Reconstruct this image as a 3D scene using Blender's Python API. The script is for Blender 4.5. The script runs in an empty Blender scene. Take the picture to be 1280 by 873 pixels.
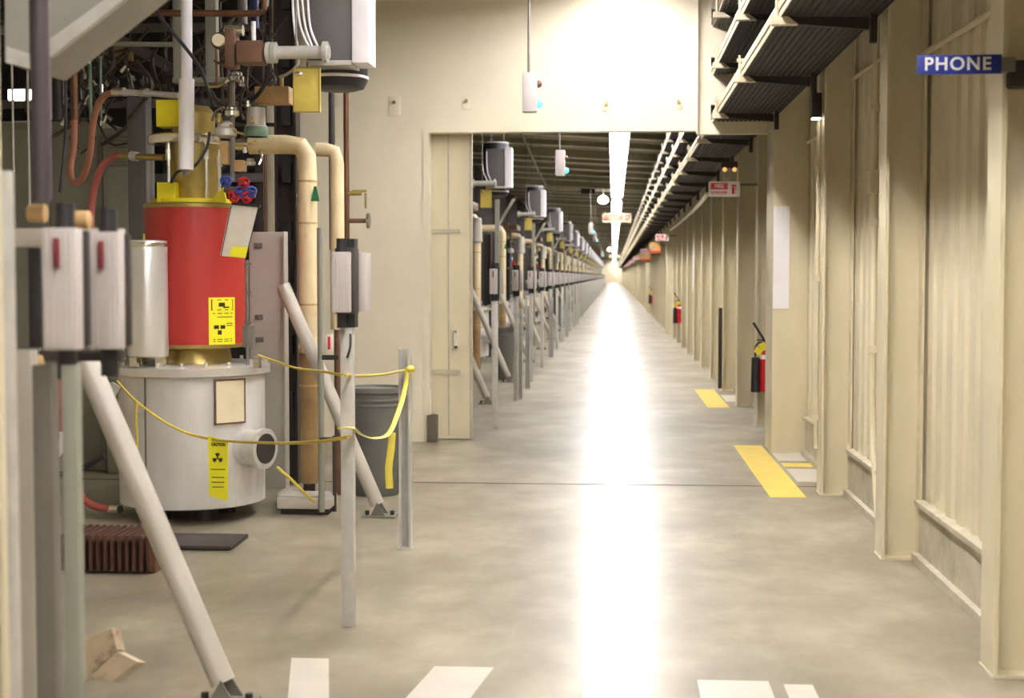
import bpy, bmesh, math, random
from math import sin, cos, pi, radians, atan, hypot
from mathutils import Vector, Matrix, Euler

random.seed(27)
scn = bpy.context.scene
COL = scn.collection

# ------------------------------------------------------------------ camera numbers (also used to turn measured pixels into metres)
F, CX, CY, VPX, VPY, EYE = 1778.0, 640.0, 428.0, 767.0, 345.0, 1.72
PITCH = atan((CY - VPY) / F)
YAW = atan((VPX - CX) / F * cos(PITCH))
FW = Vector((-sin(YAW) * cos(PITCH), cos(YAW) * cos(PITCH), -sin(PITCH)))
RT = Vector((cos(YAW), sin(YAW), 0))
UP = RT.cross(FW)


def at(px, py, Y):
    """the point of the hall that is seen at pixel (px, py) at the distance Y down the aisle"""
    d = FW + RT * ((px - CX) / F) - UP * ((py - CY) / F)
    t = Y / d.y
    return Vector((d.x * t, Y, EYE + d.z * t))


def ax(px, Y, py=430):
    return at(px, py, Y).x


def az(py, Y, px=640):
    return at(px, py, Y).z


cam_d = bpy.data.cameras.new('camera')
cam = bpy.data.objects.new('camera', cam_d)
COL.objects.link(cam)
cam.matrix_world = Matrix(((RT.x, UP.x, -FW.x, 0), (RT.y, UP.y, -FW.y, 0), (RT.z, UP.z, -FW.z, EYE), (0, 0, 0, 1)))
cam_d.sensor_width = 36.0
cam_d.lens = F / 1280 * 36
cam_d.shift_y = -(436.5 - CY) / 1280
cam_d.clip_end = 1000
cam_d.dof.use_dof = True
cam_d.dof.focus_distance = 10.0
cam_d.dof.aperture_fstop = 2.8
scn.camera = cam

# ------------------------------------------------------------------ materials


def lin(r, g, b):
    f = lambda c: (c / 255 / 12.92) if c / 255 <= 0.04045 else ((c / 255 + 0.055) / 1.055) ** 2.4
    return (f(r), f(g), f(b), 1.0)


def mat(name, rgb, rough=0.5, metal=0.0, var=0.12, scale=6.0, rgb2=None, bump=0.0, bscale=40.0, stretch=(1, 1, 1), spec=0.5,
        dirt=None, dirt_lo=0.55, dirt_hi=0.75, dirt_scale=3.0, rvar=0.0, coat=0.0):
    m = bpy.data.materials.new(name)
    m.use_nodes = True
    nt = m.node_tree
    N, L = nt.nodes, nt.links
    b = N['Principled BSDF']
    c1 = lin(*rgb)
    c2 = lin(*rgb2) if rgb2 else tuple(max(0, x * (1 - var * 2)) for x in c1[:3]) + (1,)
    tc = N.new('ShaderNodeTexCoord')
    mp = N.new('ShaderNodeMapping')
    mp.inputs['Scale'].default_value = stretch
    L.new(tc.outputs['Object'], mp.inputs['Vector'])
    nz = N.new('ShaderNodeTexNoise')
    nz.inputs['Scale'].default_value = scale
    nz.inputs['Detail'].default_value = 6
    nz.inputs['Roughness'].default_value = 0.6
    L.new(mp.outputs['Vector'], nz.inputs['Vector'])
    rp = N.new('ShaderNodeValToRGB')
    rp.color_ramp.elements[0].position = 0.3
    rp.color_ramp.elements[1].position = 0.7
    rp.color_ramp.elements[0].color = c2
    rp.color_ramp.elements[1].color = c1
    L.new(nz.outputs['Fac'], rp.inputs['Fac'])
    col = rp.outputs['Color']
    if dirt:
        n2 = N.new('ShaderNodeTexNoise')
        n2.inputs['Scale'].default_value = dirt_scale
        n2.inputs['Detail'].default_value = 8
        n2.inputs['Roughness'].default_value = 0.65
        L.new(mp.outputs['Vector'], n2.inputs['Vector'])
        r2 = N.new('ShaderNodeValToRGB')
        r2.color_ramp.elements[0].position = dirt_lo
        r2.color_ramp.elements[1].position = dirt_hi
        L.new(n2.outputs['Fac'], r2.inputs['Fac'])
        mx = N.new('ShaderNodeMix')
        mx.data_type = 'RGBA'
        L.new(r2.outputs['Color'], mx.inputs[0])
        L.new(col, mx.inputs[6])
        mx.inputs[7].default_value = lin(*dirt)
        col = mx.outputs[2]
    L.new(col, b.inputs['Base Color'])
    b.inputs['Roughness'].default_value = rough
    b.inputs['Metallic'].default_value = metal
    b.inputs['Specular IOR Level'].default_value = spec
    b.inputs['Coat Weight'].default_value = coat
    b.inputs['Coat Roughness'].default_value = 0.27
    if rvar:
        mr = N.new('ShaderNodeMapRange')
        mr.inputs['From Min'].default_value = 0.3
        mr.inputs['From Max'].default_value = 0.7
        mr.inputs['To Min'].default_value = rough - rvar
        mr.inputs['To Max'].default_value = rough + rvar
        L.new(nz.outputs['Fac'], mr.inputs['Value'])
        L.new(mr.outputs['Result'], b.inputs['Roughness'])
    if bump:
        nb = N.new('ShaderNodeTexNoise')
        nb.inputs['Scale'].default_value = bscale
        nb.inputs['Detail'].default_value = 4
        L.new(mp.outputs['Vector'], nb.inputs['Vector'])
        bp = N.new('ShaderNodeBump')
        bp.inputs['Strength'].default_value = bump
        bp.inputs['Distance'].default_value = 0.01
        L.new(nb.outputs['Fac'], bp.inputs['Height'])
        L.new(bp.outputs['Normal'], b.inputs['Normal'])
    return m


def glow(name, rgb, strength):
    m = bpy.data.materials.new(name)
    m.use_nodes = True
    b = m.node_tree.nodes['Principled BSDF']
    b.inputs['Base Color'].default_value = lin(*rgb)
    b.inputs['Emission Color'].default_value = lin(*rgb)
    b.inputs['Emission Strength'].default_value = strength
    return m


M = {}
M['concrete'] = mat('polished_concrete', (172, 163, 141), 0.5, 0, 0.1, 1.8, rgb2=(124, 116, 96), dirt=(104, 95, 75), dirt_lo=0.45, dirt_hi=0.75,
                    dirt_scale=0.7, rvar=0.05, bump=0.0, bscale=5.0, stretch=(1, 0.7, 1), spec=0.4, coat=0.55)
M['cream'] = mat('cream_wall_paint', (241, 231, 205), 0.45, 0, 0.03, 2.0)
M['cream_panel'] = mat('cream_corrugated_panel', (220, 209, 180), 0.42, 0, 0.08, 3.0, stretch=(1, 1, 0.25), dirt=(188, 178, 152), dirt_lo=0.6, dirt_hi=0.85)
M['cream_steel'] = mat('cream_painted_steel', (221, 210, 179), 0.4, 0, 0.06, 4.0, stretch=(1, 1, 0.3), dirt=(172, 160, 132), dirt_lo=0.66, dirt_hi=0.82)
M['skirt'] = mat('scuffed_skirting_panel', (200, 192, 168), 0.5, 0, 0.12, 8.0, dirt=(150, 142, 120), dirt_lo=0.5, dirt_hi=0.75)
M['deck'] = mat('dark_roof_deck', (158, 150, 124), 0.7, 0, 0.1, 3.0)
M['purlin'] = mat('pale_trim_and_lit_purlin', (246, 240, 222), 0.5, 0, 0.1, 3.0)
M['tray_dark'] = mat('dark_tray_steel', (50, 46, 40), 0.65, 0.1, 0.15, 8.0)
M['galv'] = mat('dull_galvanised_steel', (206, 203, 196), 0.42, 0.3, 0.1, 10.0, dirt=(140, 130, 112), dirt_lo=0.6, dirt_hi=0.85)
M['rail'] = mat('bright_tray_rail', (214, 200, 172), 0.45, 0.2, 0.12, 9.0, dirt=(150, 118, 84), dirt_lo=0.62, dirt_hi=0.75)
M['railgrey'] = mat('dark_tray_rail', (136, 124, 104), 0.5, 0.2, 0.12, 9.0)  # darker tone, for the topmost tray rail and the roof conduit
M['alu'] = mat('brushed_aluminium', (228, 226, 222), 0.32, 0.6, 0.08, 5.0, stretch=(1, 1, 0.25))
M['tank'] = mat('weathered_aluminium_tank', (228, 225, 222), 0.44, 0.25, 0.09, 4.0, stretch=(1, 1, 0.25), dirt=(178, 170, 160), dirt_lo=0.58, dirt_hi=0.85)
M['chrome'] = mat('bright_nickel', (230, 226, 216), 0.2, 0.9, 0.08, 10.0)
M['brass'] = mat('dull_brass', (186, 164, 96), 0.35, 0.75, 0.15, 6.0, dirt=(120, 108, 78), dirt_lo=0.55, dirt_hi=0.8)
M['red'] = mat('red_enamel', (180, 50, 43), 0.42, 0, 0.05, 2.0, stretch=(1, 1, 0.3))
M['ext_red'] = mat('extinguisher_red', (190, 24, 28), 0.3, 0, 0.06, 6.0)
M['yellow'] = mat('safety_yellow', (236, 220, 30), 0.5, 0, 0.06, 6.0)
M['tag_yellow'] = mat('lemon_tag_card', (242, 234, 40), 0.5, 0, 0.03, 6.0)
M['floor_yellow'] = mat('worn_yellow_floor_paint', (232, 204, 86), 0.4, 0, 0.08, 4.0, dirt=(206, 188, 128), dirt_lo=0.6, dirt_hi=0.75, dirt_scale=9)
M['floor_white'] = mat('worn_white_floor_paint', (204, 197, 184), 0.4, 0, 0.06, 4.0, dirt=(176, 168, 148), dirt_lo=0.6, dirt_hi=0.75, dirt_scale=9)
M['gold'] = mat('ochre_board', (206, 184, 84), 0.5, 0, 0.1, 7.0)
M['insul'] = mat('cream_pipe_insulation', (226, 208, 166), 0.6, 0, 0.1, 5.0, dirt=(184, 156, 110), dirt_lo=0.55, dirt_hi=0.8, bump=0.15)
M['insul_old'] = mat('browned_pipe_insulation', (166, 134, 86), 0.65, 0, 0.2, 6.0, dirt=(84, 62, 42), dirt_lo=0.5, dirt_hi=0.7)
M['tan'] = mat('tan_phenolic', (192, 156, 104), 0.55, 0, 0.12, 10.0)
M['brown'] = mat('brown_painted_casting', (118, 84, 62), 0.5, 0, 0.15, 8.0)
M['copper'] = mat('tarnished_copper', (128, 88, 62), 0.4, 0.6, 0.2, 8.0)
M['rust'] = mat('rusty_cast_iron', (92, 58, 42), 0.7, 0.1, 0.25, 8.0)
M['hose'] = mat('red_brown_rubber_hose', (172, 112, 86), 0.5, 0, 0.1, 8.0)
M['hose_red'] = mat('red_rubber_hose', (180, 92, 82), 0.5, 0, 0.1, 8.0)
M['black'] = mat('black_rubber', (40, 38, 40), 0.5, 0, 0.1, 8.0)
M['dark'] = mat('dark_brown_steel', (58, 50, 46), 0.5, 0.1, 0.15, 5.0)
M['darkcase'] = mat('dark_backdrop_paint', (50, 45, 39), 0.8, 0, 0.25, 1.5, spec=0.15)
M['bumper'] = mat('brown_grey_rubber', (112, 100, 84), 0.6, 0, 0.1, 6.0)
M['tansteel'] = mat('tan_primed_steel', (196, 178, 150), 0.5, 0, 0.12, 8.0, dirt=(120, 98, 78), dirt_lo=0.55, dirt_hi=0.7, dirt_scale=12)
M['darkplum'] = mat('dark_plum_pipe', (72, 62, 64), 0.45, 0.1, 0.08, 5.0)
M['navy'] = mat('navy_paint', (34, 44, 96), 0.45, 0, 0.1, 5.0)
M['grey'] = mat('grey_enamel', (150, 146, 138), 0.45, 0, 0.06, 5.0)
M['greygreen'] = mat('grey_green_cabinet_paint', (142, 142, 128), 0.45, 0, 0.06, 3.0)
M['midgrey'] = mat('mid_grey_steel', (128, 122, 114), 0.45, 0.2, 0.08, 5.0)
M['charcoal'] = mat('charcoal_grey_sheet', (104, 100, 98), 0.45, 0.1, 0.1, 5.0)
M['white'] = mat('white_lilac_enamel', (244, 240, 243), 0.4, 0, 0.03, 5.0)
M['switch'] = mat('pale_grey_switch_enamel', (200, 192, 188), 0.4, 0, 0.04, 12.0, stretch=(1, 1, 0.1))
M['panelgrey'] = mat('scuffed_grey_panel', (190, 184, 172), 0.45, 0.15, 0.06, 4.0, dirt=(140, 132, 120), dirt_lo=0.62, dirt_hi=0.8)
M['can'] = mat('grey_plastic_bin', (106, 106, 100), 0.5, 0, 0.05, 6.0)
M['can_blue'] = mat('blue_grey_plastic_bin', (146, 152, 152), 0.5, 0, 0.05, 6.0)
M['green'] = mat('oxidised_green_pipe', (120, 150, 126), 0.5, 0.1, 0.2, 14.0)
M['sign_blue'] = mat('blue_sign_enamel', (28, 48, 140), 0.4, 0, 0.04, 6.0)
M['sign_white'] = mat('white_sign_paint', (240, 236, 228), 0.45, 0, 0.03, 6.0)
M['sign_red'] = mat('red_sign_paint', (212, 40, 48), 0.45, 0, 0.03, 6.0)
M['sign_orange'] = mat('orange_sign_paint', (226, 164, 92), 0.45, 0, 0.1, 9.0)
M['sign_cream'] = mat('cream_sign_board', (178, 164, 134), 0.5, 0, 0.04, 6.0)
M['letter_brown'] = mat('brown_lettering', (96, 48, 34), 0.5, 0, 0.04, 6.0)
M['ink'] = mat('black_ink', (48, 44, 24), 0.6, 0, 0.0, 6.0)
M['paper'] = mat('cream_nameplate', (232, 218, 184), 0.5, 0, 0.06, 8.0)
M['pouch'] = mat('off_white_card', (224, 216, 200), 0.35, 0, 0.06, 8.0)
M['rope'] = mat('yellow_rope', (224, 200, 84), 0.7, 0, 0.15, 60.0)
M['tape'] = mat('yellow_tape', (226, 210, 84), 0.4, 0, 0.05, 20.0)
M['blueglaze'] = mat('blue_handwheel_paint', (52, 76, 160), 0.4, 0, 0.05, 6.0)
M['tube'] = glow('lit_fluorescent_tube', (252, 250, 253), 25.0)
M['lampwhite'] = glow('lit_white_lamp', (255, 250, 244), 9.0)
M['lampdim'] = glow('dim_lit_lens', (255, 250, 244), 3.0)
M['warm'] = glow('warm_lamp', (255, 196, 120), 0.35)
M['lampcyan'] = glow('lit_cyan_lamp', (96, 226, 236), 0.7)

# ------------------------------------------------------------------ mesh helpers
ORIGIN = {}


class MB:
    def __init__(s):
        s.bm = bmesh.new()

    def box(s, x0, x1, y0, y1, z0, z1, rot=None):
        x0, x1 = min(x0, x1), max(x0, x1)
        y0, y1 = min(y0, y1), max(y0, y1)
        z0, z1 = min(z0, z1), max(z0, z1)
        c = Vector(((x0 + x1) / 2, (y0 + y1) / 2, (z0 + z1) / 2))
        mtx = Matrix.Translation(c)
        if rot:
            mtx = mtx @ Euler(rot).to_matrix().to_4x4()
        mtx = mtx @ Matrix.Diagonal((x1 - x0, y1 - y0, z1 - z0, 1))
        bmesh.ops.create_cube(s.bm, size=1, matrix=mtx)
        return s

    def cyl(s, a, b, r, r2=None, seg=20):
        a, b = Vector(a), Vector(b)
        d = b - a
        q = d.to_track_quat('Z', 'Y').to_matrix().to_4x4()
        bmesh.ops.create_cone(s.bm, cap_ends=True, segments=seg, radius1=r, radius2=r if r2 is None else r2, depth=d.length,
                              matrix=Matrix.Translation((a + b) / 2) @ q)
        return s

    def ball(s, c, r, sx=1, sy=1, sz=1):
        bmesh.ops.create_uvsphere(s.bm, u_segments=16, v_segments=10, radius=r,
                                  matrix=Matrix.Translation(Vector(c)) @ Matrix.Diagonal((sx, sy, sz, 1)))
        return s

    def lathe(s, c, prof, seg=40):
        """prof: (radius, z) from bottom to top around the vertical axis through c"""
        rings = []
        for r, z in prof:
            rings.append([s.bm.verts.new((c[0] + r * cos(2 * pi * k / seg), c[1] + r * sin(2 * pi * k / seg), c[2] + z)) for k in range(seg)])
        for a, b in zip(rings, rings[1:]):
            for k in range(seg):
                s.bm.faces.new((a[k], a[(k + 1) % seg], b[(k + 1) % seg], b[k]))
        s.bm.faces.new(rings[0][::-1])
        s.bm.faces.new(rings[-1])
        return s

    def tube(s, pts, r, seg=10, smooth=0, flat=None):
        pts = [Vector(p) for p in pts]
        if smooth:
            pts = spline(pts, smooth)
        rings = []
        prev = None
        for i, p in enumerate(pts):
            t = (pts[min(i + 1, len(pts) - 1)] - pts[max(i - 1, 0)]).normalized()
            if prev is None:
                up = Vector((0, 0, 1)) if abs(t.z) < 0.9 else Vector((0, 1, 0))
                n = t.cross(up).normalized()
            else:
                n = (prev - t * prev.dot(t)).normalized()
            prev = n
            b = t.cross(n)
            ra, rb = (r, r) if flat is None else flat
            rings.append([s.bm.verts.new(p + n * (ra * cos(2 * pi * k / seg)) + b * (rb * sin(2 * pi * k / seg))) for k in range(seg)])
        for a, b in zip(rings, rings[1:]):
            for k in range(seg):
                s.bm.faces.new((a[k], a[(k + 1) % seg], b[(k + 1) % seg], b[k]))
        s.bm.faces.new(rings[0][::-1])
        s.bm.faces.new(rings[-1])
        return s

    def poly(s, pts, thick):
        """a flat outline pushed back by the vector thick"""
        thick = Vector(thick)
        a = [s.bm.verts.new(Vector(p)) for p in pts]
        b = [s.bm.verts.new(Vector(p) + thick) for p in pts]
        s.bm.faces.new(a)
        s.bm.faces.new(b[::-1])
        n = len(a)
        for k in range(n):
            s.bm.faces.new((a[k], b[k], b[(k + 1) % n], a[(k + 1) % n]))
        return s

    def strip(s, prof, y0, y1):
        """an open profile of (x, z) drawn from y0 to y1"""
        a = [s.bm.verts.new((x, y0, z)) for x, z in prof]
        b = [s.bm.verts.new((x, y1, z)) for x, z in prof]
        for k in range(len(a) - 1):
            s.bm.faces.new((a[k], a[k + 1], b[k + 1], b[k]))
        return s

    def build(s, name, m, parent=None, bevel=0.0, origin=None):
        bm = s.bm
        if bevel:
            es = [e for e in bm.edges if len(e.link_faces) == 2 and e.calc_face_angle(0) > 0.9]
            bmesh.ops.bevel(bm, geom=es, offset=bevel, segments=2, affect='EDGES', profile=0.6, clamp_overlap=True)
        bmesh.ops.recalc_face_normals(bm, faces=bm.faces[:])
        me = bpy.data.meshes.new(name)
        if parent is not None:
            o0 = ORIGIN[parent.name]
        elif origin is not None:
            o0 = Vector(origin)
        else:
            xs = [v.co for v in bm.verts]
            o0 = Vector(((min(v.x for v in xs) + max(v.x for v in xs)) / 2, (min(v.y for v in xs) + max(v.y for v in xs)) / 2, min(v.z for v in xs)))
        bmesh.ops.translate(bm, verts=bm.verts[:], vec=-o0)
        bm.to_mesh(me)
        bm.free()
        me.materials.append(m)
        me.polygons.foreach_set('use_smooth', [True] * len(me.polygons))
        me.set_sharp_from_angle(angle=radians(32))
        o = bpy.data.objects.new(name, me)
        COL.objects.link(o)
        if parent is not None:
            o.parent = parent
            ORIGIN[o.name] = o0
        else:
            o.location = o0
            ORIGIN[o.name] = o0
        return o


def spline(pts, n):
    out = []
    P = [pts[0]] + pts + [pts[-1]]
    for i in range(1, len(P) - 2):
        for k in range(n):
            t = k / n
            a, b, c, d = P[i - 1], P[i], P[i + 1], P[i + 2]
            out.append(0.5 * ((2 * b) + (c - a) * t + (2 * a - 5 * b + 4 * c - d) * t * t + (3 * b - a - 3 * c + d) * t ** 3))
    out.append(pts[-1])
    return out


def tag(o, label, cat, group=None, kind=None):
    o['label'] = label
    o['category'] = cat
    if group:
        o['group'] = group
    if kind:
        o['kind'] = kind
    return o


def thing(name, loc, label, cat, group=None):
    o = bpy.data.objects.new(name, None)
    COL.objects.link(o)
    o.location = loc
    o.empty_display_size = 0.1
    ORIGIN[o.name] = Vector(loc)
    return tag(o, label, cat, group)


def struct(o, label, cat):
    return tag(o, label, cat, None, 'structure')


KIDS = {}


def copy_tree(o, off=(0, 0, 0), label=None, group=None, parent=None):
    c = o.copy()
    COL.objects.link(c)
    if parent is not None:
        c.parent = parent
    else:
        c.location = Vector(o.location) + Vector(off)
        if label:
            c['label'] = label
        if group:
            c['group'] = group
    for ch in list(o.children):
        copy_tree(ch, parent=c)
    return c


def text_mesh(txt, size, depth=0.002, spacing=1.0, bold=0.018):
    cu = bpy.data.curves.new('lettering', 'FONT')
    cu.body = txt
    cu.size = size
    cu.extrude = depth
    cu.align_x = 'CENTER'
    cu.align_y = 'CENTER'
    cu.space_character = spacing
    cu.offset = size * bold
    ob = bpy.data.objects.new('lettering_source', cu)
    COL.objects.link(ob)
    bpy.context.view_layer.update()
    me = bpy.data.meshes.new_from_object(ob.evaluated_get(bpy.context.evaluated_depsgraph_get()))
    bpy.data.objects.remove(ob)
    bpy.data.curves.remove(cu)
    return me


def lettering(txt, size, c, m, parent, width=None, spacing=1.0, name='lettering', bold=0.018):
    """raised letters facing the camera side (-Y), centred on c"""
    me = text_mesh(txt, size, 0.002, spacing, bold)
    w = max(v.co.x for v in me.vertices) - min(v.co.x for v in me.vertices)
    k = 1.0 if width is None else width / w
    me.transform(Matrix.Diagonal((k, 1, 1, 1)))
    me.transform(Matrix.Rotation(pi / 2, 4, 'X'))
    me.materials.clear()
    me.materials.append(m)
    o = bpy.data.objects.new(name, me)
    COL.objects.link(o)
    o.parent = parent
    o.location = Vector(c) - ORIGIN[parent.name]
    ORIGIN[o.name] = ORIGIN[parent.name]
    return o


ORD = 'first second third fourth fifth sixth seventh eighth ninth tenth eleventh twelfth thirteenth fourteenth fifteenth sixteenth seventeenth eighteenth nineteenth twentieth'.split()

# ------------------------------------------------------------------ the hall
Y0, YF, YEND = -7.0, 285.0, 330.0
XL, XR = -6.2, 1.87
ROOF = lambda x: 4.98 - 0.055 * x          # the shed roof falls to the right


def colY(n):
    return 6.24 + 2.545 * n


struct(MB().box(XL - 0.3, 2.6, Y0 - 0.3, YEND + 0.3, -0.2, 0).build('floor', M['concrete'], origin=(0, 0, 0)), 'polished grey concrete floor with the bright reflection of the lights', 'floor')
o = MB().box(XL, 2.6, 11.67, 11.715, -0.0005, 0.0012).build('trim_1', M['rust'])
struct(o, 'dark joint line across the concrete floor before the cross wall', 'floor joint')

# roof: a ribbed deck, purlins under it
b = MB()
v = [(XL - 0.3, ROOF(XL - 0.3)), (2.6, ROOF(2.6))]
b.poly([(v[0][0], Y0 - 0.3, v[0][1]), (v[1][0], Y0 - 0.3, v[1][1]), (v[1][0], YEND + .3, v[1][1]), (v[0][0], YEND + .3, v[0][1])], (0, 0, 0.12))
struct(b.build('ceiling', M['deck'], origin=(0, 0, 4.9)), 'dark olive metal roof deck above the gallery', 'ceiling')
b0 = None
for n in range(-5, 110):
    y = colY(n) + 0.9
    deep = n % 5 == 2
    h = 0.2 if deep else 0.12
    xs = (XL + 0.02, XR - 0.02)
    bw, bf = MB(), MB()
    for b, dz0, dz1, hw in ((bw, -h, 0.02, 0.006), (bf, -h - 0.026, -h, 0.05)):
        b.poly([(xs[0], y - hw, ROOF(xs[0]) + dz0), (xs[1], y - hw, ROOF(xs[1]) + dz0), (xs[1], y - hw, ROOF(xs[1]) + dz1), (xs[0], y - hw, ROOF(xs[0]) + dz1)], (0, 2 * hw, 0))
    o = bf.build('ceiling_beam', M['purlin'])  # flange coloured pale for the bounce light it catches, web kept deck-dark
    bw.build('web', M['deck'], o)
    struct(o, 'pale thin purlin running across under the dark roof deck', 'ceiling beam')
    o['group'] = 'purlins under the roof deck'

# walls
b = MB()
y = Y0
per, top = 0.25, 5.1
prof = []
while y < YEND:
    prof += [(XR, y), (XR, y + 0.12), (XR + 0.02, y + 0.145), (XR + 0.02, y + 0.225)]
    y += per
pv = [[b.bm.verts.new((x, yy, z)) for (x, yy) in prof] for z in (0.0, top)]
for k in range(len(prof) - 1):
    b.bm.faces.new((pv[0][k], pv[0][k + 1], pv[1][k + 1], pv[1][k]))
struct(b.build('wall_right', M['cream_panel'], origin=(XR, 0, 0)), 'cream ribbed sheet-metal wall behind the row of columns on the right', 'wall')
struct(MB().box(XL - 0.2, XL, Y0, YEND, 0, 5.5).build('wall_left', M['cream_panel'], origin=(XL, 0, 0)), 'far left wall of the gallery behind the equipment', 'wall')
struct(MB().box(XL, 2.6, Y0 - 0.2, Y0, 0, 5.4).build('wall_back', M['cream']), 'wall closing the hall behind the viewer', 'wall')
struct(MB().box(XL, 2.6, YEND, YEND + 0.2, 0, 5.4).build('wall_end', M['cream']), 'bright wall at the far end of the gallery', 'wall')

# skirting between the columns
for n in range(-3, 20):
    b = MB().box(XR - 0.03, XR + 0.03, colY(n) + 0.1, colY(n + 1) - 0.1, 0.04, 0.34)
    b.box(XR - 0.055, XR + 0.02, colY(n) + 0.1, colY(n + 1) - 0.1, 0.34, 0.37)
    b.box(XR - 0.07, XR + 0.02, colY(n) + 0.1, colY(n + 1) - 0.1, 0.0, 0.05)
    o = b.build('baseboard_right', M['skirt'])
    struct(o, 'scuffed cream skirting panel low on the wall between two columns', 'skirting')
    o['group'] = 'skirting panels between the columns'

# cross wall with the drive-through opening
YW = 14.6
OL, OR, OT = ax(537, YW), 1.53, 3.19
XS = ax(872, YW, 80)


def cross_wall(yw, name, lab):
    b = MB()
    b.box(XL, OL, yw, yw + 0.15, 0, 5.35)
    b.box(OL, XS, yw, yw + 0.15, OT, 5.3)
    # right part of the header, set back, with three square holes for the trays
    x0, x1 = XS, XR
    hx0, hx1 = 0.98, 1.62
    b.box(x0, hx0, yw + 0.06, yw + 0.15, OT - 0.03, 5.05)
    b.box(hx1, x1, yw + 0.06, yw + 0.15, OT - 0.03, 5.05)
    zs = [OT - 0.03]
    for z in (3.3, 3.78, 4.26):
        zs += [z, z + 0.16]
    zs.append(5.05)
    for k in range(0, len(zs), 2):
        b.box(hx0, hx1, yw + 0.06, yw + 0.15, zs[k], zs[k + 1])
    return struct(b.build(name, M['cream']), lab, 'wall')


cross_wall(YW, 'wall_partition', 'cream cross wall with a wide opening onto the long gallery')
cross_wall(YF, 'wall_far_partition', 'small bright cross wall near the vanishing point of the gallery')
# narrow trims on the cross wall
b = MB().box(OL - 0.06, OL, YW - 0.012, YW + 0.01, 0, OT + 0.06).box(OL, XS, YW - 0.012, YW + 0.01, OT, OT + 0.06)
struct(b.build('trim_2', M['cream']), 'cream frame strip around the opening in the cross wall', 'trim')
struct(MB().box(-3.9, OL - 0.07, YW - 0.01, YW + 0.01, 0, 1.42).build('trim_3', M['cream']), 'cream lower sheet on the cross wall, left of the opening', 'trim')
struct(MB().box(XS - 0.012, XS + 0.004, YW - 0.015, YW + 0.05, OT - 0.02, 5.0).build('trim_4', M['purlin']), 'thin dark edge strip where the header panel ends beside the trays', 'trim')

# sliding door leaf parked behind the left jamb
d = MB().box(OL - 0.5, ax(591, YW + .25), YW + 0.2, YW + 0.26, 0.012, OT + 0.12).build('door_1', M['cream_steel'])
struct(d, 'cream steel sliding door leaf standing in the left of the opening', 'sliding door')
dx0, dx1 = OL, ax(591, YW + .25)
b = MB()
for py in (289, 465):
    z = az(py, YW + .2, 555)
    b.box(dx0, dx0 + 0.3, YW + 0.185, YW + 0.2, z - 0.02, z + 0.02)
b.box(ax(560, YW + .2), ax(562, YW + .2), YW + 0.192, YW + 0.2, 0.05, OT + 0.1)
b.box(dx1 - 0.03, dx1, YW + 0.19, YW + 0.2, 0.02, OT + 0.1)
b.build('door_rail', M['skirt'], d)
hz = az(424, YW + .2, 570)
b = MB().box(ax(568, YW + .2), ax(572, YW + .2), YW + 0.15, YW + 0.17, hz - 0.09, hz + 0.09)
b.box(ax(568, YW + .2), ax(572, YW + .2), YW + 0.15, YW + 0.2, hz + 0.07, hz + 0.09).box(ax(568, YW + .2), ax(572, YW + .2), YW + 0.15, YW + 0.2, hz - 0.09, hz - 0.07)
b.build('door_handle', M['purlin'], d)
b = MB().box(ax(534, YW), ax(546, YW), YW - 0.05, YW + 0.11, 0.0, az(519, YW, 540))
tag(b.build('bump_stop', M['bumper'], bevel=0.01), 'short dark upright block on the floor at the foot of the door jamb', 'door stop')

# bolt plates on the cross wall
for px, py, big, lab in ((493, 132, 1, 'small square plate with one bolt on the cross wall, left of the opening'), (583, 130, 0, 'small bolt plate on the header left of the hanging grey box'),
                         (758, 133, 0, 'small bolt plate on the header right of the hanging grey box'), (848, 131, 0, 'small bolt plate near the right end of the header')):
    p = at(px, py, YW)
    t = thing('anchor_plate', (p.x, YW, p.z - 0.1), lab, 'bolt plate')
    w, h = (0.062, 0.1) if big else (0.04, 0.05)
    MB().box(p.x - w, p.x + w, YW - 0.008, YW, p.z - h, p.z + h).build('plate', M['cream'], t, bevel=0.003)
    MB().cyl((p.x, YW - 0.035, p.z + 0.03), (p.x, YW - 0.004, p.z + 0.03), 0.018, seg=8).build('bolt', M['brass'], t)

# columns
PIL = {3: 1, 14: 1, 24: 1, 34: 1, 44: 1, 54: 1, 64: 1, 74: 1}
base = None
for n in range(-3, 109):
    y = colY(n)
    if n in PIL:
        b = MB().box(1.53, XR, y, y + (0.6 if n == 3 else 0.4), 0, 4.86)
        o = b.build('column', M['cream_steel'], bevel=0.006)
        lab = 'broad flat cream pilaster at the right end of the cross wall' if n == 3 else 'broad flat cream pilaster, %s one along the gallery beyond the cross wall' % ORD[list(PIL).index(n) - 1]
        struct(o, lab, 'column')
        continue
    if base is None:
        b = MB()
        b.box(1.625, 1.645, y - 0.1, y + 0.12, 0.012, 4.86)           # flange to the aisle
        b.box(1.645, 1.86, y, y + 0.025, 0.012, 4.86)       # web
        b.box(1.845, 1.862, y - 0.1, y + 0.12, 0.012, 4.86)             # flange at the wall
        b.box(1.62, 1.866, y - 0.105, y + 0.125, 0, 0.012)
        o = b.build('column', M['cream_steel'])
        base = o
    else:
        o = copy_tree(base, (0, y - colY(-3), 0))
    k = n + 1 if n >= 0 else None
    if n < 0:
        lab = 'cream steel column beside the viewer'
    elif n < 3:
        lab = 'cream steel H column on the right, %s from the near edge of the picture' % ORD[n]
    elif n - 4 < 16:
        lab = 'cream steel H column on the right, %s beyond the cross wall' % ORD[n - 4]
    else:
        lab = 'one of the thin cream columns merging into the distance on the right'
    struct(o, lab, 'column')
    o['group'] = 'cream columns along the right wall'

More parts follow.
